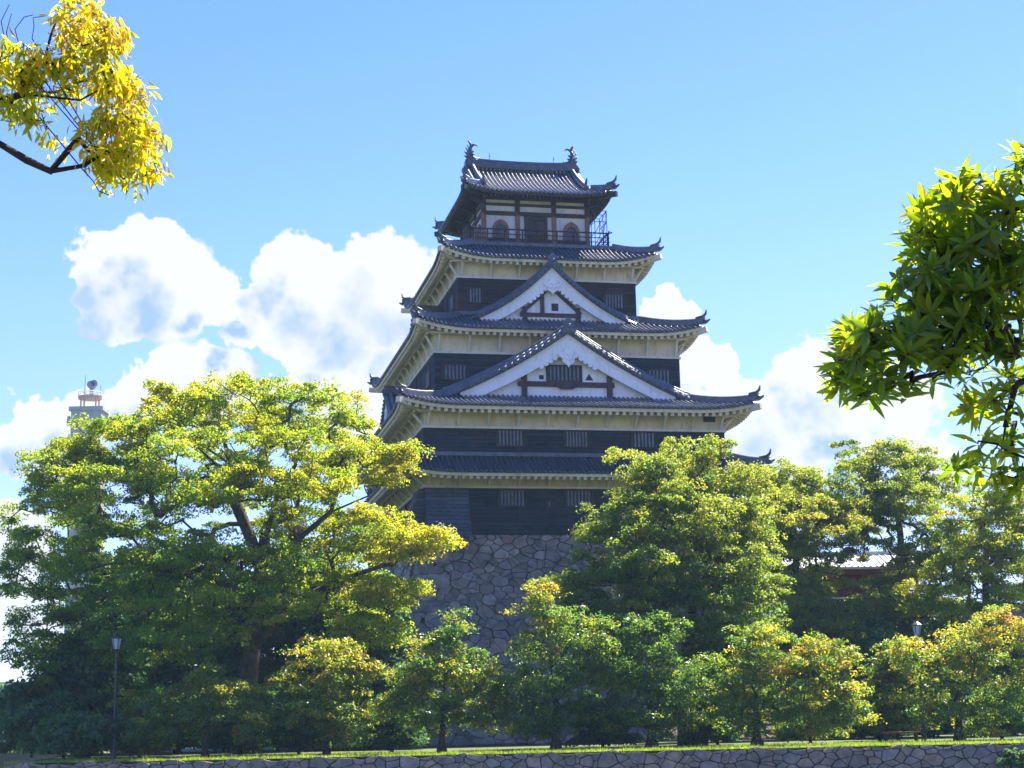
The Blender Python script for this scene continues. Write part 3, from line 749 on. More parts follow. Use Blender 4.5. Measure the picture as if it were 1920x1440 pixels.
for (al, ou) in ((AX, -AY), (-AX, AY)):
    g, F, wo = gable(al, ou, 12.3, prof2, 7.0, 21.25, 9.7, s=1.0, thick=.70, vext=1.0)
    # timber and window of the gable wall
    lattice(g, F, wo + .02, -1.25, .92, 22.5, 23.42, 8)
    mb = MB(); d = ou * .16
    def bar(x0, x1, z0, z1, t=.16): mb.prism([F(x0, wo, z0), F(x1, wo, z0), F(x1, wo, z1), F(x0, wo, z1)], ou * t)
    bar(-3.2, 3.1, 22.08, 22.40); bar(-2.95, -2.62, 21.2, 22.9, .22); bar(2.62, 2.95, 21.2, 22.9, .22)
    mb.prism([F(x, wo + .16, z) for x, z in ((-.75, 22.42), (.65, 22.42), (.72, 22.15), (.35, 21.92), (-.45, 21.92), (-.82, 22.15))], ou * .14)
    mb.build('gable_beam', 'redwood', g)
    mb = MB(); bar(-1.80, -1.5, 22.55, 22.83, .02); mb.prism([F(1.2, wo, 22.55), F(1.75, wo, 22.55), F(1.47, wo, 22.98)], ou * .02); mb.build('vent', 'void', g)
# storey 3
zf3 = quad_profile(26.0, 4.02, 27.75, .36)
b3 = storey(3, 21.0, 24.60, 26.35, 'boards'); struts(b3, 3, EAVE[3], zf3, 24.60)
r3 = skirt_roof(3, WALL[4], zf3, .62, WALL[3])
def prof3(a): 
    q = a / 4.95; return 30.98 - 5.1 * q + 1.5 * q * q
for (al, ou) in ((AX, -AY), (-AX, AY)):
    g, F, wo = gable(al, ou, 8.5, prof3, 4.95, 27.0, 7.1, s=.86, thick=.50)
    mb = MB()
    bar(-2.15, 2.0, 27.55, 27.80); bar(-.75, -.5, 27.6, 29.4, .2); bar(-1.95, -1.68, 26.9, 28.2, .2); bar(1.66, 1.94, 26.9, 28.2, .2)
    for sg in (-1, 1): mb.prism([F(sg*.25, wo, 29.25), F(sg*.50, wo, 29.25), F(sg*2.1, wo, 27.85), F(sg*1.85, wo, 27.80)], ou * .14)
    mb.build('gable_beam', 'redwood', g)
    mb = MB(); bar(.02, .48, 28.0, 28.5, .03); mb.build('vent', 'void', g)
# dormers on the two flanks
def side_prof(z0, h, half): return lambda a: z0 + h - 1.28 * h * (a / half) + .28 * h * (a / half) ** 2
for (al, ou) in ((-AY, -AX), (AY, AX)):
    gable(al, ou, 7.9, side_prof(26.75, 2.75, 3.6), 3.6, 26.6, 6.1, s=.66, thick=.42)
    gable(al, ou, 9.9, side_prof(20.75, 2.9, 4.2), 4.2, 20.6, 8.1, s=.7, thick=.45)
# storey 4
zf4 = quad_profile(31.46, 2.6, 32.95, .46)
b4 = storey(4, 27.4, 30.34, 31.85, 'boards_worn'); struts(b4, 4, EAVE[4], zf4, 30.34)
r4 = skirt_roof(4, (4.85, 5.85), zf4, .78, WALL[4])

# windows and openings, front then flanks
w2, w1, w3, w4 = WALL[2][1], WALL[1][1], WALL[3][1], WALL[4][1]
for (x0, x1, n) in ((-5.03, -3.38, 7), (-.78, .72, 7), (3.55, 5.04, 6)): lattice(castle, Ffront, w2 + .02, x0, x1, 17.90, 18.80, n)
for (x0, x1, n) in ((-5.0, -3.36, 7), (-.83, .82, 7), (3.4, 5.0, 7)): lattice(castle, Ffront, w1 + .02, x0, x1, 14.20, 15.11, n)
lattice(castle, Ffront, w1 + .02, -1.97, -1.75, 14.16, 14.44, 1)
for (x0, x1, n) in ((-7.62, -6.06, 6), (5.95, 7.52, 6)): lattice(castle, Ffront, w3 + .02, x0, x1, 22.86, 23.74, n)
lattice(castle, Ffront, w4 + .02, -5.42, -4.50, 28.64, 29.58, 4); lattice(castle, Ffront, w4 + .02, 3.90, 5.26, 28.56, 29.46, 6)
mb = MB(); mb.box(8.24, 9.03, -w2 - .035, -w2 + .1, 19.58, 20.06); o = mb.build('square_opening', 'void', castle)
for x in (-9.5, -4.5, .5, 5.5, 10.2):
    lattice(castle, Fleft, WALL[2][0] + .02, x - .8, x + .8, 17.90, 18.80, 7); lattice(castle, Fleft, WALL[1][0] + .02, x - .8, x + .8, 14.2, 15.1, 7)
for x in (-7.2, 7.2): lattice(castle, Fleft, WALL[3][0] + .02, x - .75, x + .75, 22.86, 23.74, 6)
for x in (-5.0, 5.0): lattice(castle, Fleft, WALL[4][0] + .02, x - .6, x + .6, 28.6, 29.5, 5)

# stone-drop bay leaning out at the left corner
mb = MB()
prof = [(0.0, 15.20), (-.32, 15.20), (-1.35, 12.36), (-1.22, 12.22), (0.0, 12.30)]
poly = [Vector((-9.58, -w1 + y, z)) for y, z in prof]
mb.prism([Vector((-9.58, -w1, 15.2)), Vector((-9.58, -w1 - .32, 15.2)), Vector((-9.58, -w1 - 1.3, 12.22)), Vector((-9.58, -w1, 12.22))], (2.62, 0, 0))
for x in (-9.52, -8.7, -7.85, -7.02): mb.beam((x, -w1 - .34, 15.2), (x, -w1 - 1.32, 12.2), .10, .06)
mb.beam((-9.62, -w1 - 1.3, 12.22), (-6.92, -w1 - 1.3, 12.22), .12, .12)
mb.prism([Vector((-9.55, -w1, 15.2)), Vector((-9.87, -w1, 15.2)), Vector((-10.85, -w1, 12.22)), Vector((-9.55, -w1, 12.22))], (0, 2.6, 0))
mb.build('stone_drop_bay', 'slats', castle)

# ---- top storey ------------------------------------------------------------------------------------------------
def top_storey():
    ax, ay = WALL[5]; z0, z1 = 33.4, 37.0
    t = empty('top_storey', (0, 0, 0)); t.parent = castle
    mb = MB(); mb.box(-ax, ax, -ay, ay, z0, z1); mb.build('panels', 'greyplaster', t)
    for (al, ou, ix, ie) in SIDES:
        X, Dd = (ax, ay)[ix], (ax, ay)[ie]; F = lambda x, o_, z, al=al, ou=ou: frame_pt(al, ou, x, o_, z)
        cols = [-X + .02, -X * .35, X * .35, X - .02]
        for x in cols:
            mb = MB(); mb.beam(F(x, Dd + .02, z0), F(x, Dd + .02, 35.85), .30, .24, ou); mb.build('column', 'palewood', t)
            mb = MB(); mb.beam(F(x, Dd + .02, 35.85), F(x, Dd + .02, 37.0), .32, .26, ou)
            mb.beam(F(x, Dd + .1, 36.62), F(x, Dd + .95, 36.98), .2, .26); mb.build('bracket', 'darkwood', t)
        mb = MB()
        for (za, zb_, th) in ((35.72, 35.98, .16), (36.40, 36.58, .12), (36.84, 37.05, .14), (33.4, 34.05, .10)):
            mb.prism([F(-X, Dd, za), F(X, Dd, za), F(X, Dd, zb_), F(-X, Dd, zb_)], ou * th)
        mb.build('beam', 'darkwood', t)
        for sg in (-1, 1):     # bell-shaped windows in the side bays
            cx = sg * X * .68; hw, zb_, zt = .60, 34.05, 35.42
            def bell(k): 
                pr = [(hw * k, zb_), (hw * .97 * k, zb_ + .5), (hw * .93 * k, zb_ + .78 * k), (hw * .80 * k, zb_ + 1.02 * k), (hw * .58 * k, zb_ + 1.19 * k), (hw * .3 * k, zb_ + 1.28 * k), (0, zb_ + 1.36 * k)]
                return [(cx + a, z) for a, z in pr] + [(cx - a, z) for a, z in pr[-2::-1]]
            mb = MB(); outer, inn = bell(1.0), bell(.74)
            for i in range(len(outer) - 1): mb.prism([F(outer[i][0], Dd, outer[i][1]), F(outer[i+1][0], Dd, outer[i+1][1]), F(inn[i+1][0], Dd, inn[i+1][1]), F(inn[i][0], Dd, inn[i][1])], ou * .14)
            for a in (-.12, .12): mb.beam(F(cx + a, Dd + .06, zb_), F(cx + a, Dd + .06, zb_ + .9), .05, .05)
            mb.beam(F(cx - .36, Dd + .06, zb_ + .55), F(cx + .36, Dd + .06, zb_ + .55), .05, .05)
            mb.build('bell_window_frame', 'palewood', t)
            mb = MB(); mb.prism([F(a, Dd + .0, z) for a, z in inn], ou * .03); mb.build('bell_window_pane', 'glass', t)
        mb = MB(); mb.prism([F(-.62, Dd, z0), F(.62, Dd, z0), F(.62, Dd, 35.5), F(-.62, Dd, 35.5)], ou * .03); mb.build('doorway', 'void', t)
        mb = MB()
        for a in (-.72, .72): mb.beam(F(a, Dd + .05, z0), F(a, Dd + .05, 35.7), .2, .14, ou)
        mb.prism([F(-.82, Dd, 35.45), F(.82, Dd, 35.45), F(.82, Dd, 35.7), F(-.82, Dd, 35.7)], ou * .12); 
        mb.prism([F(.05, Dd + .03, z0), F(.6, Dd + .03, z0), F(.6, Dd + .03, 35.3), F(.05, Dd + .03, 35.3)], ou * .05)
        mb.build('door_frame', 'redwood', t)
top_storey()
def balcony():
    b = empty('balcony', (0, 0, 0)); b.parent = castle; hx, hy = 4.95, 5.28; zf_ = 33.42
    mb = MB(); mb.box(-hx, hx, -hy, hy, zf_ - .20, zf_); mb.box(-hx + .25, hx - .25, -hy + .25, hy - .25, 32.7, zf_ - .2)
    mb.build('floor', 'redwood', b)
    rl = MB()
    for (al, ou, ix, ie) in SIDES:
        X, Dd = (hx, hy)[ix] - .08, (hx, hy)[ie] - .08
        for z, r_ in ((zf_ + .30, .035), (zf_ + .62, .035), (zf_ + .95, .055)):
            e = .28 if z > zf_ + .9 else .1
            rl.tube([al * -(X + e) + ou * Dd + AZ * (z + (.07 if e > .2 else 0)), al * -X + ou * Dd + AZ * z, al * X + ou * Dd + AZ * z, al * (X + e) + ou * Dd + AZ * (z + (.07 if e > .2 else 0))], r_, 6)
        n = int(round(2 * X / 1.25))
        for i in range(n + 1):
            p = al * (-X + 2 * X * i / n) + ou * Dd; rl.beam(p + AZ * zf_, p + AZ * (zf_ + .93), .09, .09)
    rl.build('railing', 'darkwood', b)
    # metal access cage over the right flank
    cg = MB(); x = 4.80; ys = [-5.15, -4.2, -3.25]; zt = 36.0
    for y in ys:
        for xx in (x, x - .85): cg.tube([(xx, y, zf_), (xx, y, zt)], .028, 5)
        cg.tube([(x, y, zt), (x - .85, y, zt)], .025, 5)
    for z in (zf_ + 1.0, zf_ + 1.8, zt):
        for xx in (x, x - .85): cg.tube([(xx, ys[0], z), (xx, ys[-1], z)], .025, 5)
        cg.tube([(x, ys[0], z), (x - .85, ys[0], z)], .025, 5)
    cg.tube([(x, ys[0], zt), (x, ys[1], zf_ + 1.0)], .022, 5); cg.tube([(x, ys[1], zf_ + 1.0), (x, ys[2], zt)], .022, 5); cg.tube([(x - .85, ys[0], zf_ + .95), (x, ys[0], zt)], .025, 5); cg.tube([(x - .85, ys[0], zf_ + .1), (x, ys[0], zf_ + 1.8)], .022, 5)
    for i in range(5):
        y = ys[0] + .38 * i; cg.tube([(x, y, zf_), (x, y, zf_ + 1.0)], .018, 4)
    cg.build('metal_cage', 'metal', b)
balcony()
zf5 = quad_profile(36.98, 5.65, 40.40, .40)
def top_roof():
    r = roof_part(); E = EAVE[5]; amt = .48; T = Tiles(); gx = 3.95; L = 3.0
    for si, (al, ou, ix, ie) in enumerate(SIDES):
        X = E[ix]
        if ie == 1: f = lambda x, X=X: (5.62 if abs(x) < gx else X - abs(x))
        else: f = lambda x, X=X: min(E[0] - gx + .6, X - abs(x))
        face_rows(T, al, ou, X, E[ie], f, zf5, amt, L=L, nseg=10, rid0=si * 211)
    T.build('tiles', r)
    for sx in (-1, 1):
        for sy in (-1, 1):
            hip_ridge(r, hip_pts(E, zf5, amt, sx, sy, E[0] - gx - .05, L=L))
            # descending ridge from the main ridge to the hip
            pts = [(sx * (gx - .28), sy * (5.65 - d), zf5(d) + .07) for d in [5.3 - 3.85 * i / 8 for i in range(9)]]
            hip_ridge(r, pts, name='descending_ridge', w=.40, h=.40, tail=.35)
    eaves(r, E, zf5, amt, WALL[5], 0, L=L, mat='redwood', raft=.30, fascia=.16, rw=.10, rh=.12, dark='darkwood')
    # main ridge, slightly swaybacked
    mb = MB(); n = 10; xs = [-4.05 + 8.1 * i / n for i in range(n + 1)]; zz = lambda x: 40.42 + .13 * (x / 4) ** 2
    for i in range(n):
        a, b = Vector((xs[i], 0, zz(xs[i]))), Vector((xs[i+1], 0, zz(xs[i+1])))
        mb.beam(a + AZ * .10, b + AZ * .10, .62, .24); mb.beam(a + AZ * .32, b + AZ * .32, .48, .26); mb.beam(a + AZ * .46, b + AZ * .46, .56, .06)
    mb.tube([(x, 0, zz(x) + .55) for x in xs], .15, 8)
    for i in range(28):
        x = -3.9 + 7.8 * (i + .5) / 28
        for sy in (-1, 1): mb.tube([(x, sy * .29, zz(x) + .16), (x, sy * .345, zz(x) + .16)], .085, 6)
    mb.build('main_ridge', 'ridge', r)
    for sx in (-1, 1):
        o = MB(); ornament(o, (sx * 4.02, 0, 39.75), (sx, 0, 0), 1.15); o.build('ridge_end_tile', 'ridge', r)
        for i in range(1):
            g = MB()   # gable triangle of the end
            prof = [(-5.65 + d, zf5(d) - .12) for d in np.linspace(1.5, 5.65, 9)]
            poly = [Vector((sx * (gx - .5), y, z)) for y, z in prof] + [Vector((sx * (gx - .5), -y, z)) for y, z in prof[-2::-1]]
            g.prism(poly, (sx * .1, 0, 0)); g.build('end_gable', 'darkwood', r)
            for sy in (-1, 1):
                bb = MB()
                for k in range(8):
                    (y0, q0), (y1, q1) = prof[k], prof[k+1]
                    bb.prism([Vector((sx * gx, sy * y0, q0 + .05)), Vector((sx * gx, sy * y1, q1 + .05)), Vector((sx * gx, sy * y1, q1 - .5)), Vector((sx * gx, sy * y0, q0 - .5))], (sx * .12, 0, 0))
                bb.build('bargeboard', 'darkwood', r)
                vv = MB(); vv.tube([(sx * (gx + .12), sy * y, z + .22) for y, z in prof], .13, 8)
                for k in range(16):
                    q = k / 15 * 7.99; i0 = int(q); fq = q - i0; y = prof[i0][0] * (1 - fq) + prof[i0+1][0] * fq; z = prof[i0][1] * (1 - fq) + prof[i0+1][1] * fq
                    vv.tube([(sx * (gx - .1), sy * y, z + .16), (sx * (gx + .24), sy * y, z + .16)], .10, 8)
                vv.build('verge', 'ridge', r)
        # fish finial: head biting the ridge, body rising, forked tail
        f = MB(); X0 = sx * 3.72; inn = -sx
        sp = [(.55, .30), (.30, .22), (.02, .30), (-.10, .55), (-.10, .85), (-.04, 1.10), (.03, 1.28)]
        f.tube([(X0 + inn * a, 0, 40.85 + z) for a, z in sp], [.10, .22, .30, .25, .19, .13, .09], 8)
        f.tube([(X0 + inn * a, 0, 40.85 + z) for a, z in ((.0, 1.18), (-.02, 1.40), (-.12, 1.58), (-.24, 1.68))], [.10, .10, .07, .02], 6)
        f.tube([(X0 + inn * a, 0, 40.85 + z) for a, z in ((.0, 1.18), (.16, 1.36), (.34, 1.37), (.50, 1.26))], [.10, .10, .07, .02], 6)
        for k, (a, z, dx, dz) in enumerate(((-.32, .40, -.22, .12), (-.32, .65, -.2, .18), (-.27, .92, -.16, .24), (-.18, 1.12, -.13, .22), (.15, .55, .2, .12), (.10, .8, .18, .14))):
            f.prism([Vector((X0 + inn * a, -.03, 40.85 + z - .1)), Vector((X0 + inn * (a + dx), -.03, 40.85 + z + dz)), Vector((X0 + inn * a, -.03, 40.85 + z + .12))], (0, .06, 0))
        for sy in (-1, 1): f.prism([Vector((X0 + inn * .1, sy * .22, 41.15)), Vector((X0 + inn * -.05, sy * .5, 41.55)), Vector((X0 - inn * .1, sy * .2, 41.45))], (inn * .05, 0, 0))
        f.tube([(X0 + inn * .62, 0, 41.28), (X0 + inn * .50, 0, 41.14)], [.03, .12], 6); f.box(X0 - .42, X0 + .42, -.2, .2, 40.8, 41.06)
        f.build('fish_finial', 'bronze', castle, True)
        rd = MB(); rx = sx * 2.38; rd.tube([(rx, 0, 40.9), (rx, 0, 41.62)], .022, 5); rd.tube([(rx - .07, 0, 41.42), (rx, 0, 41.36), (rx + .07, 0, 41.42)], .018, 4); rd.build('lightning_rod', 'metal', castle)
top_roof()
# ------------------------------------------------------------------ vegetation
def unit(n, r):
    v = r.normal(size=(n, 3)); return v / np.linalg.norm(v, axis=1, keepdims=True)
def leaf_quads(pos, nrm, L, W, r, fold=0.18):
    """rhombic leaves at pos, facing nrm, random spin; returns verts, quads"""
    n = len(pos); t = np.cross(nrm, unit(n, r)); t /= np.linalg.norm(t, axis=1, keepdims=True) + 1e-9; b = np.cross(nrm, t)
    L = L * r.uniform(.5, 1.5, (n, 1)); W = W * r.uniform(.7, 1.25, (n, 1))
    v = np.empty((n, 4, 3)); v[:, 0] = pos - t * L / 2; v[:, 1] = pos + b * W / 2 + nrm * W * fold; v[:, 2] = pos + t * L / 2 - nrm * L * .12; v[:, 3] = pos - b * W / 2 + nrm * W * fold
    return v.reshape(-1, 3), np.arange(4 * n).reshape(n, 4)
def grow(root_paths, tips, r, spread=1.0, up=0.25, wob=0.12):
    """skeleton: nodes (pos, parent). tips are linked one after another to the nearest suitable node"""
    pos = []; par = []
    for path, start in root_paths:
        prev = start
        for p in path: pos.append(np.array(p, float)); par.append(prev); prev = len(pos) - 1
    nroot = len(pos); base = pos[0]
    c0 = pos[min(len(root_paths[0][0]) - 1, nroot - 1)]
    order = np.argsort([np.linalg.norm(t - c0) for t in tips]); tipnode = {}
    for ti in order:
        t = tips[ti]; A = np.array(pos); d = np.linalg.norm(A - t, axis=1)
        dc = np.linalg.norm(A - c0, axis=1); tc = np.linalg.norm(t - c0)
        pen = d + 0.35 * np.maximum(0, dc - tc) * 2 + 0.5 * np.maximum(0, A[:, 2] - t[2] - .3) + 0.10 * dc
        pen[:max(1, len(root_paths[0][0]) // 2)] += 3.0
        k = int(np.argmin(pen)); a = pos[k]; n = max(2, int(np.linalg.norm(t - a) / 0.9) + 1); prev = k
        for i in range(1, n + 1):
            q = i / n; p = a + (t - a) * q; p = p + np.array([0, 0, up * np.linalg.norm(t - a) * .3 * sin(pi * q)])
            if i < n: p = p + r.normal(size=3) * wob
            pos.append(p); par.append(prev); prev = len(pos) - 1
        tipnode[ti] = prev
    return pos, par, nroot
def skeleton_mesh(pos, par, nroot, r_tip, r_exp, fixed, mat, parent, name='trunk', rmin=0.0):
    n = len(pos); wgt = np.zeros(n); kids = [[] for _ in range(n)]
    for i in range(n):
        if par[i] >= 0: kids[par[i]].append(i)
    for i in range(n - 1, -1, -1):
        if not kids[i]: wgt[i] = 1
        if par[i] >= 0: wgt[par[i]] += wgt[i]
    rad = r_tip * wgt ** r_exp
    for i, q in fixed.items(): rad[i] = max(q, rad[i] * 0 + q)
    mb = MB(); done = [False] * n
    for i in range(n):
        if par[i] >= 0 and kids[par[i]] and max(kids[par[i]], key=lambda k: wgt[k]) == i and par[par[i]] >= -1: continue
        chain = []; rr = []
        if par[i] >= 0: chain.append(pos[par[i]]); rr.append(min(rad[par[i]], rad[i] * 1.25))
        k = i
        while True:
            chain.append(pos[k]); rr.append(rad[k])
            if not kids[k]: break
            k = max(kids[k], key=lambda q: wgt[q])
        if len(chain) > 1: mb.tube(chain, rr, 7 if rr[0] > .12 else 5 if rr[0] > .04 else 4)
    o = mb.build(name, mat, parent, True); return o
def make_tree(name, label, cat, base, trunk, blobs, mat, bark, group=None, clump_r=0.85, per=7, leaves=45, leaf=(.15, .09), seed=1, r_tip=.022, r_exp=.47, flat=.85, limbs=(), hang=0.0, tr=.4, sub=.5, shell=.35, tintvar=.35, wob=.14, up_bias=.3, dens=2.6):
    """trunk: list of (x,y,z); blobs: (centre, (rx,ry,rz), n clumps, tint offset, which also paints sunlit masses yellower)"""
    r = np.random.default_rng(seed); o = empty(name, base)
    tag(o, label, cat, group); B = np.array(base, float)
    tips = []; tt = []
    for (c, rad, n, dt) in blobs:
        n = int(n * dens); c = np.array(c, float); u = unit(n, r); q = (shell + (1 - shell) * r.uniform(0, 1, (n, 1)) ** .6)
        u[:, 2] = np.where(u[:, 2] < -.85, -u[:, 2], u[:, 2])
        p = c + u * q * np.array(rad); tips += list(p); tt += list(np.clip(r.normal(.42 + dt, tintvar * .45, n), 0, 1))
    tips = np.array(tips); tt = np.array(tt)
    roots = [([np.array(p, float) for p in trunk], -1)]; cnt = len(trunk)
    for (k, path) in limbs: roots.append(([np.array(p, float) for p in path], k))
    pos, par, nroot = grow(roots, tips, r, wob=wob)
    pos = [p - B for p in pos]
    nt = len(trunk); fixed = {i: tr * (1.0 - .55 * i / max(1, nt - 1)) * (1.35 if i == 0 else 1) for i in range(nt)}
    skeleton_mesh(pos, par, nroot, r_tip, r_exp, fixed, bark, o)
    # foliage: every clump is a handful of small tufts, every tuft a shell of leaves
    nc = len(tips); cr = clump_r * r.uniform(.65, 1.3, nc)
    k = np.repeat(np.arange(nc), per); u = unit(len(k), r); u[:, 2] = np.abs(u[:, 2]) * .9 - .25
    tc_ = tips[k] + u * (cr[k, None] * np.array([.85, .85, .55])); tr_ = cr[k] * sub * r.uniform(.7, 1.3, len(k)); ttint = tt[k] + r.normal(0, .07, len(k))
    m = np.repeat(np.arange(len(k)), leaves); v = unit(len(m), r); v[:, 2] = np.where(v[:, 2] < -.3, -v[:, 2], v[:, 2])
    rr = tr_[m, None] * (.55 + .5 * r.uniform(0, 1, (len(m), 1)))
    p = tc_[m] + v * rr * np.array([1, 1, flat]); p[:, 2] -= hang * r.uniform(0, 1, len(m))
    nn = v * .65 + unit(len(m), r) * .75 + np.array([0, 0, up_bias]); nn /= np.linalg.norm(nn, axis=1, keepdims=True)
    V, Q = leaf_quads(p - B, nn, leaf[0], leaf[1], r)
    arr_mesh('crown', V, Q, mat, o, np.clip(ttint[m] + r.normal(0, .10, len(m)), 0, 1))
    return o
def PB(px, py, Y, rx, ry, n, dt=0.0, rdepth=None):
    """crown mass seen around (px, py) in the photo, standing at distance Y; radii in photo pixels across and up"""
    k = Y / FPX; return (at(px, py, Y), (rx * k, (rdepth if rdepth else .85 * max(rx, ry) * k), ry * 1.28 * k), n, dt)

def G(px, Y, z=0.0):
    p = at(px, 1400, Y); return (p.x, Y, z)

# 1  the big camphor on the left
b = G(462, 84); bx = b[0]
def L3(*pts): return [tuple(at(px, py, Y)) for px, py, Y in pts]
make_tree('camphor_tree', 'huge spreading camphor tree with yellow-green crown left of the castle tower', 'tree', b,
    [b, (bx + .05, 84, 1.2), (bx, 84.1, 3.0), (bx + .2, 84, 5.0), (bx + .35, 84, 7.0), (bx + .6, 84, 9.0), (bx + .8, 84, 10.6)],
    [PB(215,845,85,105,58,22,.2), PB(140,880,84,65,42,12,.15), PB(330,795,83,100,62,16,.25), PB(445,770,85,95,50,15,.25), PB(560,785,83,95,52,15,.1), PB(635,815,86,60,75,13,.05),  # upper masses carry sunlight in their leaf colour, as yellower tint
     PB(130,915,83,100,60,16,.0), PB(75,1000,85,65,60,11,-.1), PB(60,1110,83,62,85,14,-.15), PB(240,940,80,120,70,18,.05), PB(395,880,79,120,70,20,.15), PB(545,890,79,110,65,18,.2),
     PB(690,880,83,75,36,13,.3), PB(752,866,82,32,18,5,.35), PB(690,1015,80,105,42,20,.35), PB(800,1030,79,42,24,7,.4), PB(725,1120,79,72,22,11,.3), PB(660,1135,81,90,45,12,.05), PB(690,1195,78,52,26,8,.2),
     PB(330,1075,77,130,60,16,-.15), PB(190,1080,79,110,80,18,-.15), PB(530,1135,78,90,40,12,.0), PB(115,1230,80,95,70,16,-.25), PB(300,1190,76,110,55,14,-.2), PB(410,1170,76,60,45,7,.0),
     PB(330,860,90,150,80,18,.1), PB(520,850,90,140,80,18,.1), PB(200,1000,90,140,110,18,-.1), PB(600,1000,89,120,80,14,.0), PB(470,935,78,100,36,8,.2), PB(395,1030,78,80,36,7,.0), PB(520,1060,78,70,30,6,.05), PB(400,1000,92,180,70,14,-.1), PB(380,930,88,290,150,24,.05), PB(260,1170,82,200,110,40,-.15), PB(580,1080,86,160,120,14,.05)],
    'camphor', 'bark', clump_r=.80, per=7, leaves=42, leaf=(.135, .09), sub=.46, dens=2.15, shell=.5, seed=11, tr=.6, r_tip=.026, r_exp=.5,
    limbs=[(4, L3((520,1075,84),(560,1010,84),(620,960,83.5),(690,930,83))), (5, L3((470,1010,84),(440,940,84),(430,870,84.5),(415,800,85))), (5, L3((500,1000,83.5),(520,930,83),(555,870,82.5))),
           (4, L3((400,1075,83),(340,1040,82),(270,1000,81.5),(180,985,82))), (3, L3((400,1130,82),(330,1120,80.5),(240,1120,80),(140,1110,81))), (3, L3((540,1140,83),(630,1090,81.5),(720,1060,80)))])

# 2  dark trees in the shade behind and beside it
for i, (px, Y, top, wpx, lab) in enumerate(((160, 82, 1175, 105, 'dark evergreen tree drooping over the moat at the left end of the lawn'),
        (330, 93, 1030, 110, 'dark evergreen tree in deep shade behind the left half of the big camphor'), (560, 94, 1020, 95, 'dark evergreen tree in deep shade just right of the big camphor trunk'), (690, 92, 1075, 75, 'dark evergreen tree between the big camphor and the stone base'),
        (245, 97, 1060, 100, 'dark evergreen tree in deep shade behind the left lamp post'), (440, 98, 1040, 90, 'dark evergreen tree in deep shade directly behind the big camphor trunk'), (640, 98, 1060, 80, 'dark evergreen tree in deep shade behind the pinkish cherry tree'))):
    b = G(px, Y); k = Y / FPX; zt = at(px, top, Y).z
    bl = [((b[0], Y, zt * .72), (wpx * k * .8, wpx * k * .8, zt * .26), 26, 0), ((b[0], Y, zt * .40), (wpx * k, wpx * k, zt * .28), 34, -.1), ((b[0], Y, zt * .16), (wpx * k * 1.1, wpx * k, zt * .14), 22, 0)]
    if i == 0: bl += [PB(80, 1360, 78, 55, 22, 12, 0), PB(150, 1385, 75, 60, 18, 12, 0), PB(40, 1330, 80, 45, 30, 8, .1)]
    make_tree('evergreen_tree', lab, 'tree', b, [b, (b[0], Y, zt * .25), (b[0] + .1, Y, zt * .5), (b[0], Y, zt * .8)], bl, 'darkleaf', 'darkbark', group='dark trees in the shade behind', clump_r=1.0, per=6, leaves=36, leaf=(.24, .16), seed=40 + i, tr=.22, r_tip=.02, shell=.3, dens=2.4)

# 3  cherry trees along the lawn
def cherry(px, Y, label, masses, seed, tr=.16, lean=0.0, dt=-.31):
    b = G(px, Y); ztop = max(at(m[0], m[1] - m[3], m[2]).z for m in masses)
    th = ztop * .30
    make_tree('cherry_tree', label, 'tree', b, [b, (b[0] + lean * .1, Y, .45), (b[0] + lean * .3 + .05, Y, th * .6), (b[0] + lean * .5, Y + .1, th)],
        [PB(*m[:6], m[6] + dt) for m in masses] + [PB(px - 30, 1352, Y, 80, 26, 9, dt), PB(px + 55, 1345, Y + .5, 70, 28, 8, dt + .05)], 'cherryleaf', 'cherrybark', group='cherry trees along the lawn', clump_r=.50, per=6, leaves=18, leaf=(.145, .075), seed=seed, tr=tr, dens=2.1, r_tip=.010, r_exp=.5, flat=.6, hang=.2, sub=.6, shell=.15, tintvar=.5, wob=.09, up_bias=.3)
cherry(385, 74, 'low bushy cherry tree with pale speckled leaves in front of the big camphor trunk', [(330,1345,74,75,45,16,.1), (430,1325,74,75,40,18,.2), (390,1280,74.5,60,30,10,.1), (480,1360,73.5,45,28,8,.1), (280,1375,73.5,50,25,8,-.1)], 60)
cherry(612, 74.5, 'pinkish bronze-tinged cherry tree right of the big camphor trunk', [(610,1225,74.5,70,30,14,.35), (600,1270,74,85,32,16,.3), (625,1320,74,95,35,18,.15), (560,1345,73.5,60,30,10,.0), (660,1370,73.5,50,28,9,-.05), (690,1260,74.5,40,22,6,.2)], 61)
cherry(828, 74, 'upright young yellow-green cherry tree standing alone before the stone base', [(848,1180,74.5,26,28,6,-.05), (875,1225,74,34,22,6,.0), (810,1215,74,40,24,7,.1), (825,1262,74,85,26,16,.2), (780,1295,73.7,60,26,11,.15), (880,1300,74.2,60,30,12,.1), (830,1330,73.8,75,28,13,.0), (745,1320,74,40,26,7,.1), (930,1270,74.5,40,22,6,.25)], 62, tr=.2)
cherry(1042, 75, 'wide shaded cherry tree with reddish top leaves in front of the stone base', [(1010,1110,76,30,18,5,.45), (1010,1150,75.5,42,24,8,.35), (1075,1180,75,75,34,14,.0), (1010,1215,75,60,28,10,.1), (1110,1235,75,80,36,14,-.15), (990,1290,74.6,75,38,16,-.25), (1080,1300,74.5,90,42,18,-.25), (1010,1350,74.5,80,30,12,-.25), (930,1330,74.8,45,28,7,-.2)], 63, tr=.24)
cherry(1222, 75.5, 'dark green spreading tree with a leaning trunk right of the shaded cherry', [(1200,1200,76,90,40,16,-.2), (1260,1255,75.5,95,42,18,-.25), (1180,1290,75,85,42,16,-.25), (1280,1320,75,70,40,14,-.2), (1210,1355,74.5,80,30,12,-.25), (1150,1235,75.5,50,34,8,-.2)], 64, tr=.26)
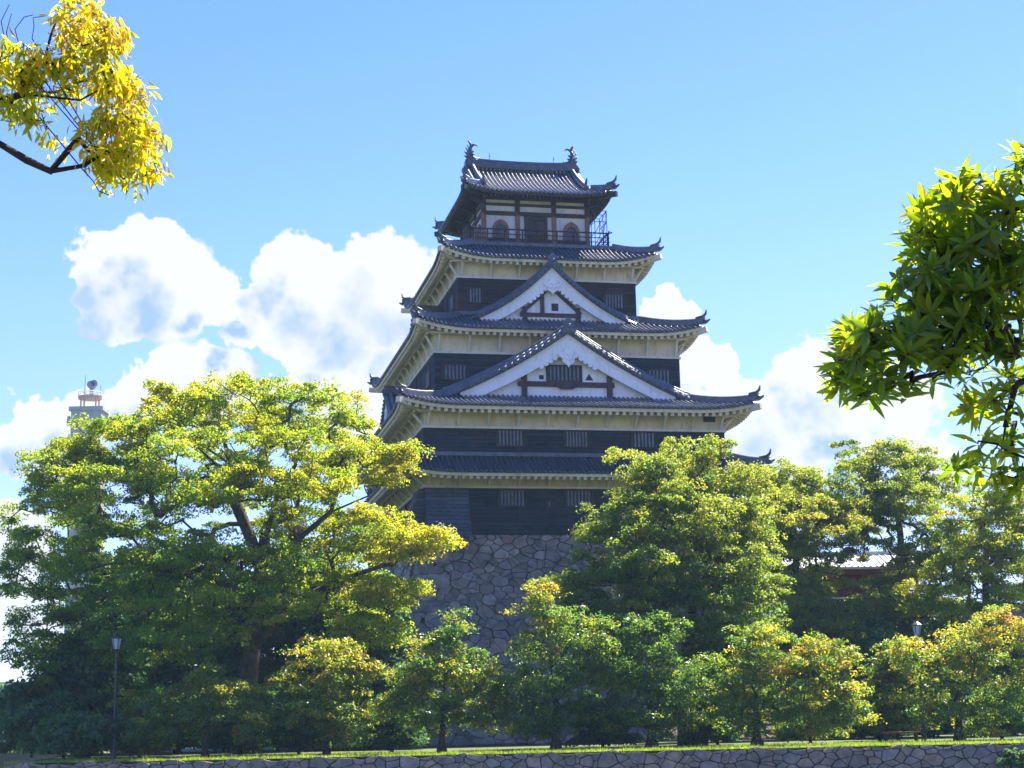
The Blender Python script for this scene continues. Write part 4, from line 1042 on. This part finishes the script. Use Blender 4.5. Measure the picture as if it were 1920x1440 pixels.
cherry(1420, 74.5, 'bright yellow and orange cherry tree glowing in the sun at right', [(1440,1195,75,75,22,14,.15), (1530,1225,74.5,62,26,14,.35), (1590,1240,74.5,35,18,6,.35), (1390,1245,75,60,30,11,.0), (1480,1265,74,90,30,18,.2), (1560,1300,74,80,30,15,.25), (1380,1305,74.5,55,32,10,-.05), (1470,1335,73.5,85,32,15,.05), (1570,1355,73.5,60,30,10,.1), (1600,1330,74,42,22,6,.15)], 65, tr=.26)
cherry(1800, 77, 'orange-tinged cherry tree near the right edge of the lawn', [(1800,1215,77,75,34,15,.3), (1880,1180,77,60,36,12,.35), (1740,1250,77,65,26,11,.15), (1850,1270,76.5,90,38,16,.15), (1770,1310,76,80,34,14,.0), (1880,1340,76,70,36,12,-.05), (1700,1225,77,45,22,6,.3), (1930,1280,76.5,50,60,10,.2)], 66, tr=.24)

# 4  camphors on the right
def camphor(px, Y, label, masses, seed, trunk, limbs=(), mat='camphor2', tr=.42):
    b = G(px, Y); path = [b] + [tuple(at(*q)) for q in trunk]
    make_tree('camphor_tree', label, 'tree', b, path, [PB(*m) for m in masses], mat, 'bark', clump_r=.78, per=7, leaves=42, leaf=(.135, .09), sub=.46, dens=1.8, shell=.45, seed=seed, tr=tr, r_tip=.024, r_exp=.5, limbs=limbs, group='camphor trees right of the castle')  # mass tints include painted sunlight, yellower where leaves look lit
camphor(1290, 84, 'broad olive-green camphor tree hiding the right foot of the castle base', [(1200,900,85,60,50,12,.1), (1270,885,84,70,45,13,.2), (1345,885,85,65,45,13,.1), (1400,935,84,45,50,9,.05), (1160,980,83,62,50,13,.0), (1260,970,81,95,50,17,.1), (1370,990,82,75,45,13,.05), (1130,1065,82,55,60,12,-.1), (1220,1060,80,100,50,17,-.1), (1340,1060,81,90,45,15,.0), (1420,1040,84,55,45,9,.0), (1180,1140,81,85,50,14,-.25), (1300,1150,80,95,45,14,-.15), (1420,1130,82,65,45,10,-.1), (1250,940,88,110,70,14,.0), (1300,1060,88,130,70,14,-.1), (1340,1210,81,90,40,12,-.25), (1120,1150,82,60,40,8,-.2), (1270,1030,84,150,130,40,-.05), (1260,1210,83,150,90,30,-.3), (1400,1200,84,90,80,16,-.2), (1090,1190,82,60,50,14,-.15), (1060,1120,82,40,30,7,.0), (1350,1270,81,80,50,14,-.15), (1150,1270,81,70,45,12,-.2)],
    21, [(1285,1300,84), (1290,1200,84), (1300,1120,84), (1310,1060,84)], [(3, L3((1345,1050,83.5),(1390,1010,83.5))), (3, L3((1260,1060,83.5),(1215,1000,83.5))), (2, L3((1240,1130,83),(1190,1095,82.5)))])
camphor(1500, 98, 'middle camphor tree behind the sunlit cherry with a rounded olive crown', [(1480,920,99,70,38,19,.05), (1560,930,98,55,45,18,.1), (1440,980,97,65,50,18,.05), (1530,1000,96,85,45,22,.15), (1595,985,97,32,32,9,.2), (1460,1060,96,75,40,18,-.05), (1420,950,95,45,50,12,.05), (1490,960,102,90,50,16,0), (1400,1100,97,60,40,13,-.1), (1500,1020,99,110,100,39,0), (1560,1185,97,100,42,33,.0), (1480,1150,96,80,50,27,-.05), (1440,1110,94,55,40,15,.1), (1530,1200,96,90,40,21,.0)],
    22, [(1490,1300,98), (1495,1180,98), (1490,1090,98), (1495,1020,98)])
camphor(1692, 101, 'tall camphor tree with a bare dark trunk and open crown at right', [(1600,860,102,36,26,6,-.05), (1665,870,101,62,40,13,.1), (1720,880,102,45,42,10,.05), (1620,925,100,60,48,12,.0), (1700,950,99,75,50,15,.0), (1760,940,101,45,52,10,.05), (1650,1010,99,70,42,12,-.1), (1730,1040,99,60,40,10,-.1), (1640,1130,98,40,30,6,.05), (1680,930,106,90,60,10,-.1), (1680,960,102,100,90,22,-.05), (1690,1180,104,80,60,12,-.2), (1650,1255,97,70,50,14,-.05), (1740,1270,97,70,50,12,-.05), (1640,1200,99,80,50,18,.0), (1760,1170,99,70,55,16,.1), (1625,1150,99,50,30,9,.15), (1720,1065,99,45,26,9,.05), (1700,1110,100,60,36,10,.1), (1660,1160,98,40,26,7,.3)],
    23, [(1695,1250,101), (1692,1150,101), (1692,1080,101), (1688,1000,101), (1680,940,101)], [(3, L3((1640,985,101),(1605,945,101))), (3, L3((1730,1000,101),(1770,960,101)))], tr=.36)
camphor(1850, 96, 'pale yellow-green camphor tree at the right edge beneath the overhanging leaves', [(1860,930,96,50,30,9,.25), (1800,985,95,55,40,12,.25), (1890,990,96,60,50,14,.3), (1850,1060,94,85,45,17,.2), (1780,1080,95,45,40,9,.2), (1910,1090,95,55,55,12,.15), (1820,1140,94,80,40,13,.05), (1720,1130,94,35,28,6,.25), (1900,1170,94,70,40,10,.1), (1960,1030,96,60,120,14,.1), (1870,1010,100,90,70,10,.1), (1860,1090,97,110,110,26,.05), (1840,1220,96,110,60,16,-.1)],
    24, [(1852,1280,96), (1850,1170,96), (1848,1080,96), (1850,1010,96)], [(3, L3((1815,1030,96),(1790,990,96))), (3, L3((1885,1040,96),(1910,980,96)))], mat='camphor', tr=.34)
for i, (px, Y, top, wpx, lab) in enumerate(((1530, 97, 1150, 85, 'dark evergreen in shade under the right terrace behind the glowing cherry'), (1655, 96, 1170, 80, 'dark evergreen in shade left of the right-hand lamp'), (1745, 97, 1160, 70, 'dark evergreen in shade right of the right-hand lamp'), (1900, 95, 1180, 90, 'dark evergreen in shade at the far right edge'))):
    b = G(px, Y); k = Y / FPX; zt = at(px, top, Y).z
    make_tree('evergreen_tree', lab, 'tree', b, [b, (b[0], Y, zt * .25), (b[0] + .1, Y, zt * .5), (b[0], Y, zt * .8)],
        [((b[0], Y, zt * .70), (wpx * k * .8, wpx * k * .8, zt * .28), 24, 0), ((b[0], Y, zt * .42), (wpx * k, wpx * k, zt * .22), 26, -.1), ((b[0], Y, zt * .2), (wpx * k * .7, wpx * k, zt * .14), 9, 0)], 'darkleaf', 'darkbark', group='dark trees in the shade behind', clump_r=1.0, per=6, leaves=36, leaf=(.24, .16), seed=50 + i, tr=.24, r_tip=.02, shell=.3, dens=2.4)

# 5  leaves overhanging the photographer
def lance_leaves(pos, dirs, nrm, L, W, r, droop=.25):
    """pointed leaves with a midrib fold: 8 vertices, 3 quads a side"""
    n = len(pos); t = dirs / np.linalg.norm(dirs, axis=1, keepdims=True); b = np.cross(nrm, t); b /= np.linalg.norm(b, axis=1, keepdims=True) + 1e-9; up = np.cross(t, b)
    L = (L * r.uniform(.65, 1.2, n))[:, None]; W = (W * r.uniform(.75, 1.2, n))[:, None]
    st = [(0, .06), (.28, .80), (.58, 1.0), (.85, .5), (1.0, .02)]; v = np.empty((n, 15, 3))
    for i, (q, w_) in enumerate(st):
        c = pos + t * L * q - up * L * droop * q * q
        v[:, 3*i] = c - b * W * w_ / 2 + up * W * .16 * w_; v[:, 3*i+1] = c; v[:, 3*i+2] = c + b * W * w_ / 2 + up * W * .16 * w_
    f = []
    for i in range(4): f += [(3*i, 3*i+1, 3*i+4, 3*i+3), (3*i+1, 3*i+2, 3*i+5, 3*i+4)]
    f = np.array(f); Q = (np.arange(n)[:, None, None] * 15 + f[None]).reshape(-1, 4)
    return v.reshape(-1, 3), Q, 8
def near_tree(name, label, base, trunk, limbs, blobs, mat, bark, seed, L, W, per, tr, r_tip, whorl=True, extra_twigs=()):
    r = np.random.default_rng(seed); o = empty(name, base); tag(o, label, 'tree'); B = np.array(base, float)
    tips = []; tt = []
    for (c, rad, n, dt) in blobs:
        n = int(n * 1.25) if whorl else n; u = unit(n, r); q = r.uniform(.15, 1, (n, 1)) ** .45; tips += list(np.array(c) + u * q * np.array(rad)); tt += list(np.clip(r.normal(.40 + dt, .17, n), 0, 1))
    tips = np.array(tips); tt = np.array(tt)
    roots = [([np.array(p, float) for p in trunk], -1)] + [([np.array(p, float) for p in path], k) for k, path in limbs]
    pos, par, nroot = grow(roots, tips, r, wob=.025, up=.15)
    for path, k in extra_twigs:
        prev = k
        for p in path: pos.append(np.array(p)); par.append(prev); prev = len(pos) - 1
    P = [p - B for p in pos]
    fixed = {i: tr * (1 - .5 * i / len(trunk)) for i in range(len(trunk))}
    skeleton_mesh(P, par, nroot, r_tip, .5, fixed, bark, o)
    k = np.repeat(np.arange(len(tips)), per); n = len(k)
    axis = r.normal(size=(len(tips), 3)) * .55 + np.array([0, 0, .6 if whorl else -.2]); axis /= np.linalg.norm(axis, axis=1, keepdims=True)
    ax = axis[k]; ring = np.cross(ax, unit(n, r)); ring /= np.linalg.norm(ring, axis=1, keepdims=True)
    if whorl: d = ring * .9 + ax * r.uniform(-.15, .9, (n, 1)); p0 = tips[k] - ax * r.uniform(0, .04, (n, 1)); nn = ax + unit(n, r) * .35
    else: d = ring * .7 + np.array([0, 0, -.6]) + unit(n, r) * .35; p0 = tips[k] + unit(n, r) * .085 * r.uniform(.2, 1, (n, 1)); nn = unit(n, r) * .7 + np.array([0, -.2, .6])
    V, Q, m = lance_leaves(p0 - B, d, nn, L, W, r, .28 if whorl else .2)
    arr_mesh('crown', V, Q, mat, o, np.repeat(np.clip(tt[k] + r.normal(0, .13, n), 0, 1), m))
    return o
# yellow-leaved tree reaching in at the upper left
Yz = 9.0
def nb(px, py, Y, rx, ry, n, dt=0., dz=None): k = Y / FPX; return (at(px, py - (10 if Y > 8 else 0), Y), (rx * k, (dz or .35), ry * k), n, dt)
b = (-5.4, 9.3, -0.42); lead = [tuple(at(*q)) for q in ((-330, 420, 9.2), (-120, 320, 9.1), (0, 270, 9), (50, 300, 9), (95, 321, 9), (150, 312, 9), (190, 292, 9), (225, 275, 9))]
near_tree('zelkova_tree', 'yellow autumn-leaved branch reaching in at the upper left', b, [b, (-5.35, 9.3, 1.5), (-5.2, 9.25, 3.0), (-4.9, 9.2, 3.9)],
    [(3, lead), (4 + 4, [tuple(at(*q)) for q in ((125, 285, 9), (148, 258, 9), (158, 225, 9))]), (3, [tuple(at(*q)) for q in ((-250, 250, 9.1), (-60, 190, 9.05), (60, 178, 9), (150, 188, 9), (220, 150, 9))]), (3, [tuple(at(*q)) for q in ((-300, 120, 9.3), (-100, 40, 9.2))])],
    [nb(160,45,9,55,28,20,.3), nb(205,70,9,45,32,18,.25), nb(160,95,9,45,30,14,.1), nb(205,130,9,40,35,14,.05), nb(225,185,9,50,32,22,.1), nb(170,150,9,65,30,20,-.05), nb(100,150,9,70,30,20,-.1), nb(30,130,9,50,32,18,-.1), nb(30,180,9,55,28,15,-.05), nb(235,240,9,50,28,20,.1), nb(265,270,9,45,32,20,.15), nb(215,305,9,65,36,26,.0), nb(265,310,9,32,25,9,.1), nb(190,270,9,40,26,10,-.1), nb(15,215,9,28,18,5,-.15), nb(75,235,9,45,14,4,-.1), nb(100,255,9,20,10,2,.1), nb(110,40,9.05,20,8,2,.35),
     ((-3.65, 9.15, 4.65), (.65, .7, .5), 150, 0), ((-4.7, 9.5, 5.2), (1.1, 1.2, .8), 330, .1), ((-6.2, 9.4, 4.9), (1.2, 1.2, .9), 280, .1), ((-5.2, 9.3, 6.0), (1.0, 1.0, .6), 200, .1)],
    'yellowleaf', 'darkbark', 71, .074, .019, 17, .16, .0030, whorl=False,
    extra_twigs=[([at(*q) for q in ((-8, 120, 9), (8, 70, 9), (2, 40, 9), (18, 8, 9))], 9), ([at(*q) for q in ((20, 98, 9), (12, 60, 9), (22, 25, 9))], 10), ([at(*q) for q in ((38, 92, 9), (28, 55, 9), (45, 32, 9), (62, 28, 9))], 10), ([at(*q) for q in ((60, 72, 9), (64, 50, 9), (62, 33, 9), (85, 30, 9))], 10), ([at(*q) for q in ((175, 340, 9), (185, 358, 9), (205, 366, 9))], 9)])
# glossy-leaved tree hanging in at the right
Yr = 7.2
b = (4.3, 7.4, -0.42)
near_tree('bayberry_tree', 'dark glossy leaf rosettes overhanging the right edge of the view', b, [b, (4.2, 7.4, 1.0), (4.0, 7.35, 1.9), (3.7, 7.3, 2.5)],
    [(3, [tuple(at(*q)) for q in ((2200, 640, 7.3), (2020, 640, 7.25), (1900, 645, 7.2), (1800, 660, 7.2), (1720, 650, 7.2))]), (3, [tuple(at(*q)) for q in ((2150, 480, 7.3), (1980, 440, 7.2), (1880, 430, 7.2))]), (3, [tuple(at(*q)) for q in ((2150, 700, 7.3), (1990, 690, 7.25), (1905, 720, 7.2), (1885, 800, 7.2), (1875, 860, 7.2))])],
    [nb(1790,380,7.2,60,45,16,.15), nb(1850,400,7.2,65,55,20,.1), nb(1740,440,7.2,60,50,16,.0), nb(1820,480,7.2,95,60,30,-.1), nb(1715,530,7.2,45,50,12,-.1), nb(1800,570,7.2,100,55,30,-.15), nb(1890,520,7.2,50,90,22,-.1), nb(1740,620,7.2,80,42,20,-.15), nb(1620,620,7.2,40,40,10,.1), nb(1655,670,7.2,65,45,16,-.1), nb(1590,690,7.2,32,26,6,.0), nb(1660,720,7.2,60,28,9,-.2), nb(1850,620,7.2,75,40,16,-.15), nb(1780,680,7.2,70,22,8,-.15), nb(1600,650,7.2,26,32,5,.1), nb(1905,320,7.2,20,36,5,.1), nb(1915,430,7.2,36,40,8,.05),
     nb(1845,775,7.2,38,28,4,.0), nb(1890,700,7.2,40,40,6,.1), nb(1835,865,7.2,40,32,5,.1), nb(1900,885,7.2,40,40,7,-.05), nb(1905,800,7.2,26,36,3,0),
     ((2.85, 7.3, 2.9), (.5, .6, .55), 170, 0), ((3.6, 7.4, 3.3), (.8, .9, .6), 260, 0), ((4.6, 7.5, 3.3), (.9, .9, .7), 240, 0)],
    'glossleaf', 'darkbark', 72, .112, .0275, 12, .17, .0042)

# grass along the top of the wall
r = np.random.default_rng(5); n = 60000
gx = r.uniform(LEFTX + .3, 30, n); gy = EMB_Y + .1 + r.uniform(0, 1, n) ** 1.6 * 9; edge = np.arange(n) < 9000; gx[edge] = (r.uniform(LEFTX, 30, 160)[r.integers(0, 160, 9000)] + r.normal(0, .22, 9000)); gy[edge] = EMB_Y + r.uniform(-.02, .35, 9000); hgt = r.uniform(.03, .11, n) * (1 + .8 * (r.uniform(0, 1, n) > .93)) * np.where(edge, 1.45, 1.0); a = r.uniform(0, 2 * pi, n)
V = np.empty((n, 3, 3)); V[:, 0] = np.stack([gx - .012 * np.cos(a), gy - .012 * np.sin(a), 0 * gx - .01], 1); V[:, 1] = np.stack([gx + .012 * np.cos(a), gy + .012 * np.sin(a), 0 * gx - .01], 1); V[:, 2] = np.stack([gx + r.normal(0, .05, n), gy + r.normal(0, .05, n), hgt], 1)
o = arr_mesh('grass', V.reshape(-1, 3), np.arange(3 * n).reshape(n, 3), 'grassblade', None, np.clip(r.normal(.5, .25, n), 0, 1)); o['kind'] = 'stuff'
# shrub growing out of the wall at the right
def bush(px, py, Y, rx, ry, n, seed, label, mat='darkleaf'):
    c = at(px, py, Y); make_tree('shrub', label, 'shrub', (c.x, EMB_Y - .02, c.z - .5), [(c.x, EMB_Y - .02, c.z - .5), (c.x, Y, c.z - .2), (c.x, Y, c.z)], [PB(px, py, Y, rx, ry, n, 0.1)], mat, 'darkbark', clump_r=.22, per=5, leaves=26, leaf=(.09, .045), seed=seed, tr=.03, r_tip=.006)
bush(1895, 1425, 69.7, 26, 14, 14, 81, 'small dark green shrub growing on the moat wall at the right corner')

def hedge(px, Y, hpx, wpx, mat, seed, label):
    b = G(px, Y); k = Y / FPX; h = hpx * k
    make_tree('shrub', label, 'shrub', b, [b, (b[0], Y, h * .25), (b[0] + .05, Y, h * .45)], [((b[0], Y, h * .5), (wpx * k, wpx * k * .8, h * .46), int(6 + wpx * hpx / 260), -.05), ((b[0], Y, h * .17), (wpx * k * 1.1, wpx * k * .7, h * .15), int(4 + wpx * hpx / 500), -.1)], mat, 'darkbark', group='shrubs under the trees', clump_r=.42, per=6, leaves=22, leaf=(.15, .085), seed=seed, tr=.07, r_tip=.010, shell=.2)
hedge(262, 76.5, 130, 55, 'cherryleaf', 111, 'yellow-green shrub just right of the left lamp post')
hedge(560, 77, 120, 60, 'darkleaf', 112, 'dark green shrub between the pinkish cherry and the low bushy cherry')
hedge(735, 79, 95, 60, 'darkleaf', 113, 'dark green shrub left of the young cherry, against the stone base')
hedge(450, 79, 130, 70, 'darkleaf', 114, 'dark green shrub at the foot of the big camphor trunk')
hedge(120, 78, 120, 70, 'darkleaf', 115, 'dark green shrub at the left end of the lawn')
hedge(1130, 78, 80, 55, 'darkleaf', 116, 'dark green shrub between the shaded cherry and the leaning-trunk tree')
hedge(1325, 79, 105, 50, 'darkleaf', 117, 'dark green shrub left of the glowing cherry trunk')
hedge(1520, 79, 100, 70, 'cherryleaf', 118, 'yellow-green shrub right of the glowing cherry trunk')
hedge(1685, 82, 190, 62, 'cherryleaf', 121, 'tall yellow-green shrub between the glowing cherry and the orange cherry')
hedge(1345, 80, 170, 50, 'cherryleaf', 122, 'tall green shrub just left of the glowing cherry tree')
hedge(1650, 84, 90, 60, 'darkleaf', 119, 'dark green shrub behind the red-brown bench')
for i, (px, Y, hp, wp, lab) in enumerate(((60, 88, 120, 80, 'dark shrub at the far left end behind the drooping evergreen'), (190, 90, 120, 85, 'dark shrub behind the left lamp post'), (330, 88, 120, 85, 'dark shrub left of the big camphor trunk'), (520, 89, 125, 85, 'dark shrub just right of the big camphor trunk'), (650, 90, 120, 80, 'dark shrub behind the pinkish cherry tree'), (1600, 92, 110, 80, 'dark shrub at the foot of the right terrace wall'), (1760, 92, 110, 80, 'dark shrub behind the orange cherry trunk'))):
    hedge(px, Y, hp, wp, 'darkleaf', 130 + i, lab)
for i, (px, lab) in enumerate(((110, 'wide low dark hedge plant far back at the left end of the lawn'), (270, 'wide low dark hedge plant far back behind the left lamp post'), (420, 'wide low dark hedge plant far back behind the big camphor trunk'), (600, 'wide low dark hedge plant far back behind the pinkish cherry trunk'), (720, 'wide low dark hedge plant at the left foot of the stone base'))):
    hedge(px, 97 if px < 650 else 88, 75, 95, 'darkleaf', 150 + i, lab)
hedge(1880, 80, 90, 70, 'darkleaf', 120, 'dark green shrub beneath the orange cherry at the right edge')
# ------------------------------------------------------------------ lamps, bench, terrace, pavilion, far tower, far buildings
def lamp(x, y, h, label):
    o = empty('street_lamp', (x, y, 0)); tag(o, label, 'street lamp', 'lantern lamps on posts')
    m = MB(); m.tube([(0,0,0),(0,0,.25),(0,0,.9),(0,0,1.0)], [.13,.12,.10,.075], 10); m.tube([(0,0,1.0),(0,0,h-.72)], [.06,.05], 8); m.tube([(0,0,h-.74),(0,0,h-.62)], [.05,.16], 8); m.build('post', 'metal', o)
    m = MB(); m.tube([(0,0,h-.62),(0,0,h-.15)], [.13,.21], 6); m.build('lantern_glass', 'lampglass', o)
    m = MB()
    for k in range(6):
        a = 2*pi*k/6; m.tube([(.14*cos(a),.14*sin(a),h-.63),(.22*cos(a),.22*sin(a),h-.14)], .014, 4)
    m.tube([(0,0,h-.16),(0,0,h-.12),(0,0,h+.03),(0,0,h+.14)], [.27,.27,.07,.015], 8); m.build('lantern_cap', 'metal', o)
p = at(219, 1200, 74.5); lamp(p.x, 74.5, 5.35, 'thin dark lamp post with glass lantern in the shade before the big camphor')
p = at(1719, 1180, 79.5); lamp(p.x, 79.5, 5.45, 'pale glass lantern lamp among the leaves at right, left of the orange cherry')
o = empty('bench', (*G(1690, 79)[:2], 0)); tag(o, 'low red-brown bench on the lawn at right under the dark trees', 'bench')
m = MB(); m.box(-.9, .9, -.22, -.02, .40, .46); m.box(-.9, .9, .03, .22, .40, .46); m.build('seat', 'benchwood', o)
for sx in (-.7, .7): m = MB(); m.box(sx - .06, sx + .06, -.2, .2, 0, .40); m.build('leg', 'darkwood', o)
# raised stone terrace with a pavilion
te = empty('stone_terrace', (36, 108, 0)); tag(te, 'raised dry stone terrace wall carrying the small red pavilion at right', 'stone wall')
rn = random.Random(9); mb = MB(); W0, W1, TH = -18.5, 24.0, 8.1
tf = lambda z: -1.9 * ((TH - z) / TH) ** 1.5
for i in range(8):
    z0, z1 = TH * i / 8, TH * (i + 1) / 8; mb.add([(W0, tf(z0) + .05, z0), (W1, tf(z0) + .05, z0), (W1, tf(z1) + .05, z1), (W0, tf(z1) + .05, z1)], [(0, 1, 2, 3)])
mb.add([(W0, .05, TH - .02), (W1, .05, TH - .02), (W1, 40, TH - .02), (W0, 40, TH - .02)], [(0, 1, 2, 3)]); mb.add([(W0, -1.9, 0), (W0, .05, TH - .02), (W0, 40, TH - .02), (W0, 40, 0)], [(0, 1, 2, 3)])
mb.build('core', 'gap', te)
mb = MB(); cells = stone_cells(W0, W1, 0, TH, 1.0, .7, rn)
stone_facing(mb, cells, lambda x, z: Vector((x, tf(z), z)), lambda x, z: Vector((0, -.97, .25)).normalized(), rn, .17, .02); mb.build('stone_facing', 'stone', te)
pv = empty('pavilion', (22.0, 111.5, TH - .02)); tag(pv, 'small red-brown pavilion with sunlit pale roof on the stone terrace at right', 'pavilion')
m = MB(); m.box(-4.4, 4.4, -2.3, 2.6, .0, .55); m.build('floor', 'darkwood', pv)
m = MB(); m.box(-4.6, 4.6, -2.5, -2.25, .55, .68); m.build('floor_edge', 'white', pv)
for x in (-4.0, -1.4, 1.2, 3.9):
    for y in (-2.1, 2.3): m = MB(); m.box(x - .13, x + .13, y - .13, y + .13, .55, 2.45); m.build('post', 'darkred', pv)
m = MB(); m.box(-4.0, 4.0, .6, 2.2, .55, 2.45); m.build('wall', 'darkred', pv)
m = MB(); m.box(-4.3, 4.3, -2.2, -2.0, 2.15, 2.45); m.box(-4.3, 4.3, 2.2, 2.4, 2.15, 2.45); m.build('beam', 'darkred', pv)
m = MB(); m.tube([(-4.1, -2.15, 1.3), (4.1, -2.15, 1.3)], .045, 6); m.build('railing', 'darkred', pv)
m = MB()
for sx in (-1, 1): m.box(sx * 2.2 - .45, sx * 2.2 + .45, -2.2, -1.9, -.0, .5)
m.build('plinth', 'white', pv)
m = MB(); m.prism([Vector((-5.3, -3.3, 2.40)), Vector((-5.3, -3.3, 2.54)), Vector((-5.3, .1, 3.6)), Vector((-5.3, 3.5, 2.54)), Vector((-5.3, 3.5, 2.40)), Vector((-5.3, .1, 3.42))], (10.6, 0, 0)); m.beam((-5.3, .1, 3.66), (5.3, .1, 3.66), .35, .3)
for i in range(27): x = -5.2 + .4 * i; m.beam((x, -3.28, 2.58), (x, .05, 3.62), .07, .05)
m.build('roof', 'paleroof', pv)
# far radio tower block behind the camphor
tw = at(168, 780, 420); H = tw.z
t_ = empty('radio_tower', (tw.x, 420, -.6)); tag(t_, 'distant pale concrete tower with red and white antenna platform above the big camphor', 'tower')
m = MB(); m.box(-3.8, 3.8, -3.5, 3.5, 0, H + 1.8); m.box(-4.2, 4.2, -3.9, 3.9, H - 2.6, H - 1.6); m.build('tower_shaft', 'concrete', t_)
m = MB(); m.box(-4.3, 4.3, -4.0, 4.0, H + 1.4, H + 2.4); m.build('tower_head', 'concrete', t_)
m = MB()
for k in range(4): m.tube([(sgn1 * 1.9 , sgn2 * 1.6, H + 2.2) for sgn1, sgn2 in (((-1,-1),(1,-1),(1,1),(-1,1))[k],)] + [(sgn1 * 1.9, sgn2 * 1.6, H + 5.2) for sgn1, sgn2 in (((-1,-1),(1,-1),(1,1),(-1,1))[k],)], .2, 6)
m.build('platform_leg', 'redpaint', t_)
m = MB(); m.tube([(0,0,H+4.9),(0,0,H+5.6)], [2.9,3.1], 16); m.build('platform', 'redpaint', t_)
m = MB()
for z in (H + 6.0, H + 6.6): m.tube([(3.0*cos(2*pi*k/16), 3.0*sin(2*pi*k/16), z) for k in range(17)], .09, 4)
for k in range(10): a = 2*pi*k/10; m.tube([(3*cos(a),3*sin(a),H+5.5),(3*cos(a),3*sin(a),H+6.6)], .08, 4)
m.build('platform_rail', 'whitepaint', t_)
m = MB(); m.tube([(0.3,0,H+5.5),(0.3,0,H+8.2)], .5, 8); m.tube([(0.3,-.9,H+8.6),(0.3,.9,H+8.6)], [1.0,1.0], 12); m.tube([(1.1,-.9,H+9.0),(1.1,.3,H+9.0)], [.8,.8], 12); m.build('dish', 'towermetal', t_)
m = MB(); m.tube([(-1.4,0,H+5.5),(-1.4,0,H+11.2)], [.13,.06], 5); m.tube([(2.6,0,H+5.5),(2.6,0,H+8.6)], [.1,.05], 5); m.build('antenna', 'towermetal', t_)
m = MB(); m.tube([(-4.2,-3.2,H-1.2),(-4.6,-3.4,H-1.2)], [1.3,1.3], 12); m.build('side_dish', 'towermetal', t_)
# low far buildings and trees over the far bank at the left edge
wb = empty('far_bank_wall', (-100, 214.5, 0)); tag(wb, 'distant low pale stone bank wall across the water at the left edge', 'stone wall')
mb = MB(); mb.box(-400, 34, .15, .6, WATER_Z - .5, -.64); mb.build('backing', 'gap', wb)
mb = MB(); stone_facing(mb, stone_cells(-30, 34, WATER_Z, -.6, 1.6, 1.0, rn), lambda x, z: Vector((x, .05, z)), lambda x, z: Vector((0, -1, 0)), rn, .2, .04); mb.build('stone_facing', 'bankstone', wb)
for (px, Y, wd, h, lab) in ((-40, 300, 16, 10.5, 'distant grey apartment block seen low at the left edge'), (14, 296, 7, 7.5, 'distant low white building with dark windows at the left edge')):
    q = at(px, 1380, Y); bo = empty('building', (q.x, Y, -.62)); tag(bo, lab, 'building')
    m = MB(); m.box(-wd/2, wd/2, 0, 10, 0, h); m.box(-wd/2 - .2, wd/2 + .2, -.2, 10.2, h, h + .35); m.build('walls', 'concrete', bo)
    for j in range(int(h // 3)):
        for i in range(int(wd // 2.2)):
            x = -wd/2 + 1.2 + i * 2.2; w_ = MB(); w_.box(x - .6, x + .6, -.04, .1, 1.0 + j * 3, 2.4 + j * 3); w_.build('window', 'glass', bo)
for i, px in enumerate((-60, -10, 30, 55)):
    Y = 240 + 9 * i; q = G(px, Y, -.62); h = (7, 8.5, 7.5, 6)[i]
    make_tree('far_tree', ('distant bushy tree at the far left across the water', 'distant bluish-green tree left of the low white building', 'distant tree in front of the low white building', 'distant small tree nearest the camphor on the far bank')[i], 'tree', q, [q, (q[0], Y, h * .3), (q[0], Y, h * .6)], [((q[0], Y, h * .62), (3.2, 3.2, h * .34), 22, 0)], 'darkleaf', 'darkbark', clump_r=1.0, per=5, leaves=24, leaf=(.4, .26), seed=90 + i, tr=.2)

# ------------------------------------------------------------------ thin bluish air
hz = MB(); hz.box(-1260, 1260, -66, 1560, WATER_Z - 1.3, 112); ho = hz.build('haze', 'haze'); ho['kind'] = 'stuff'
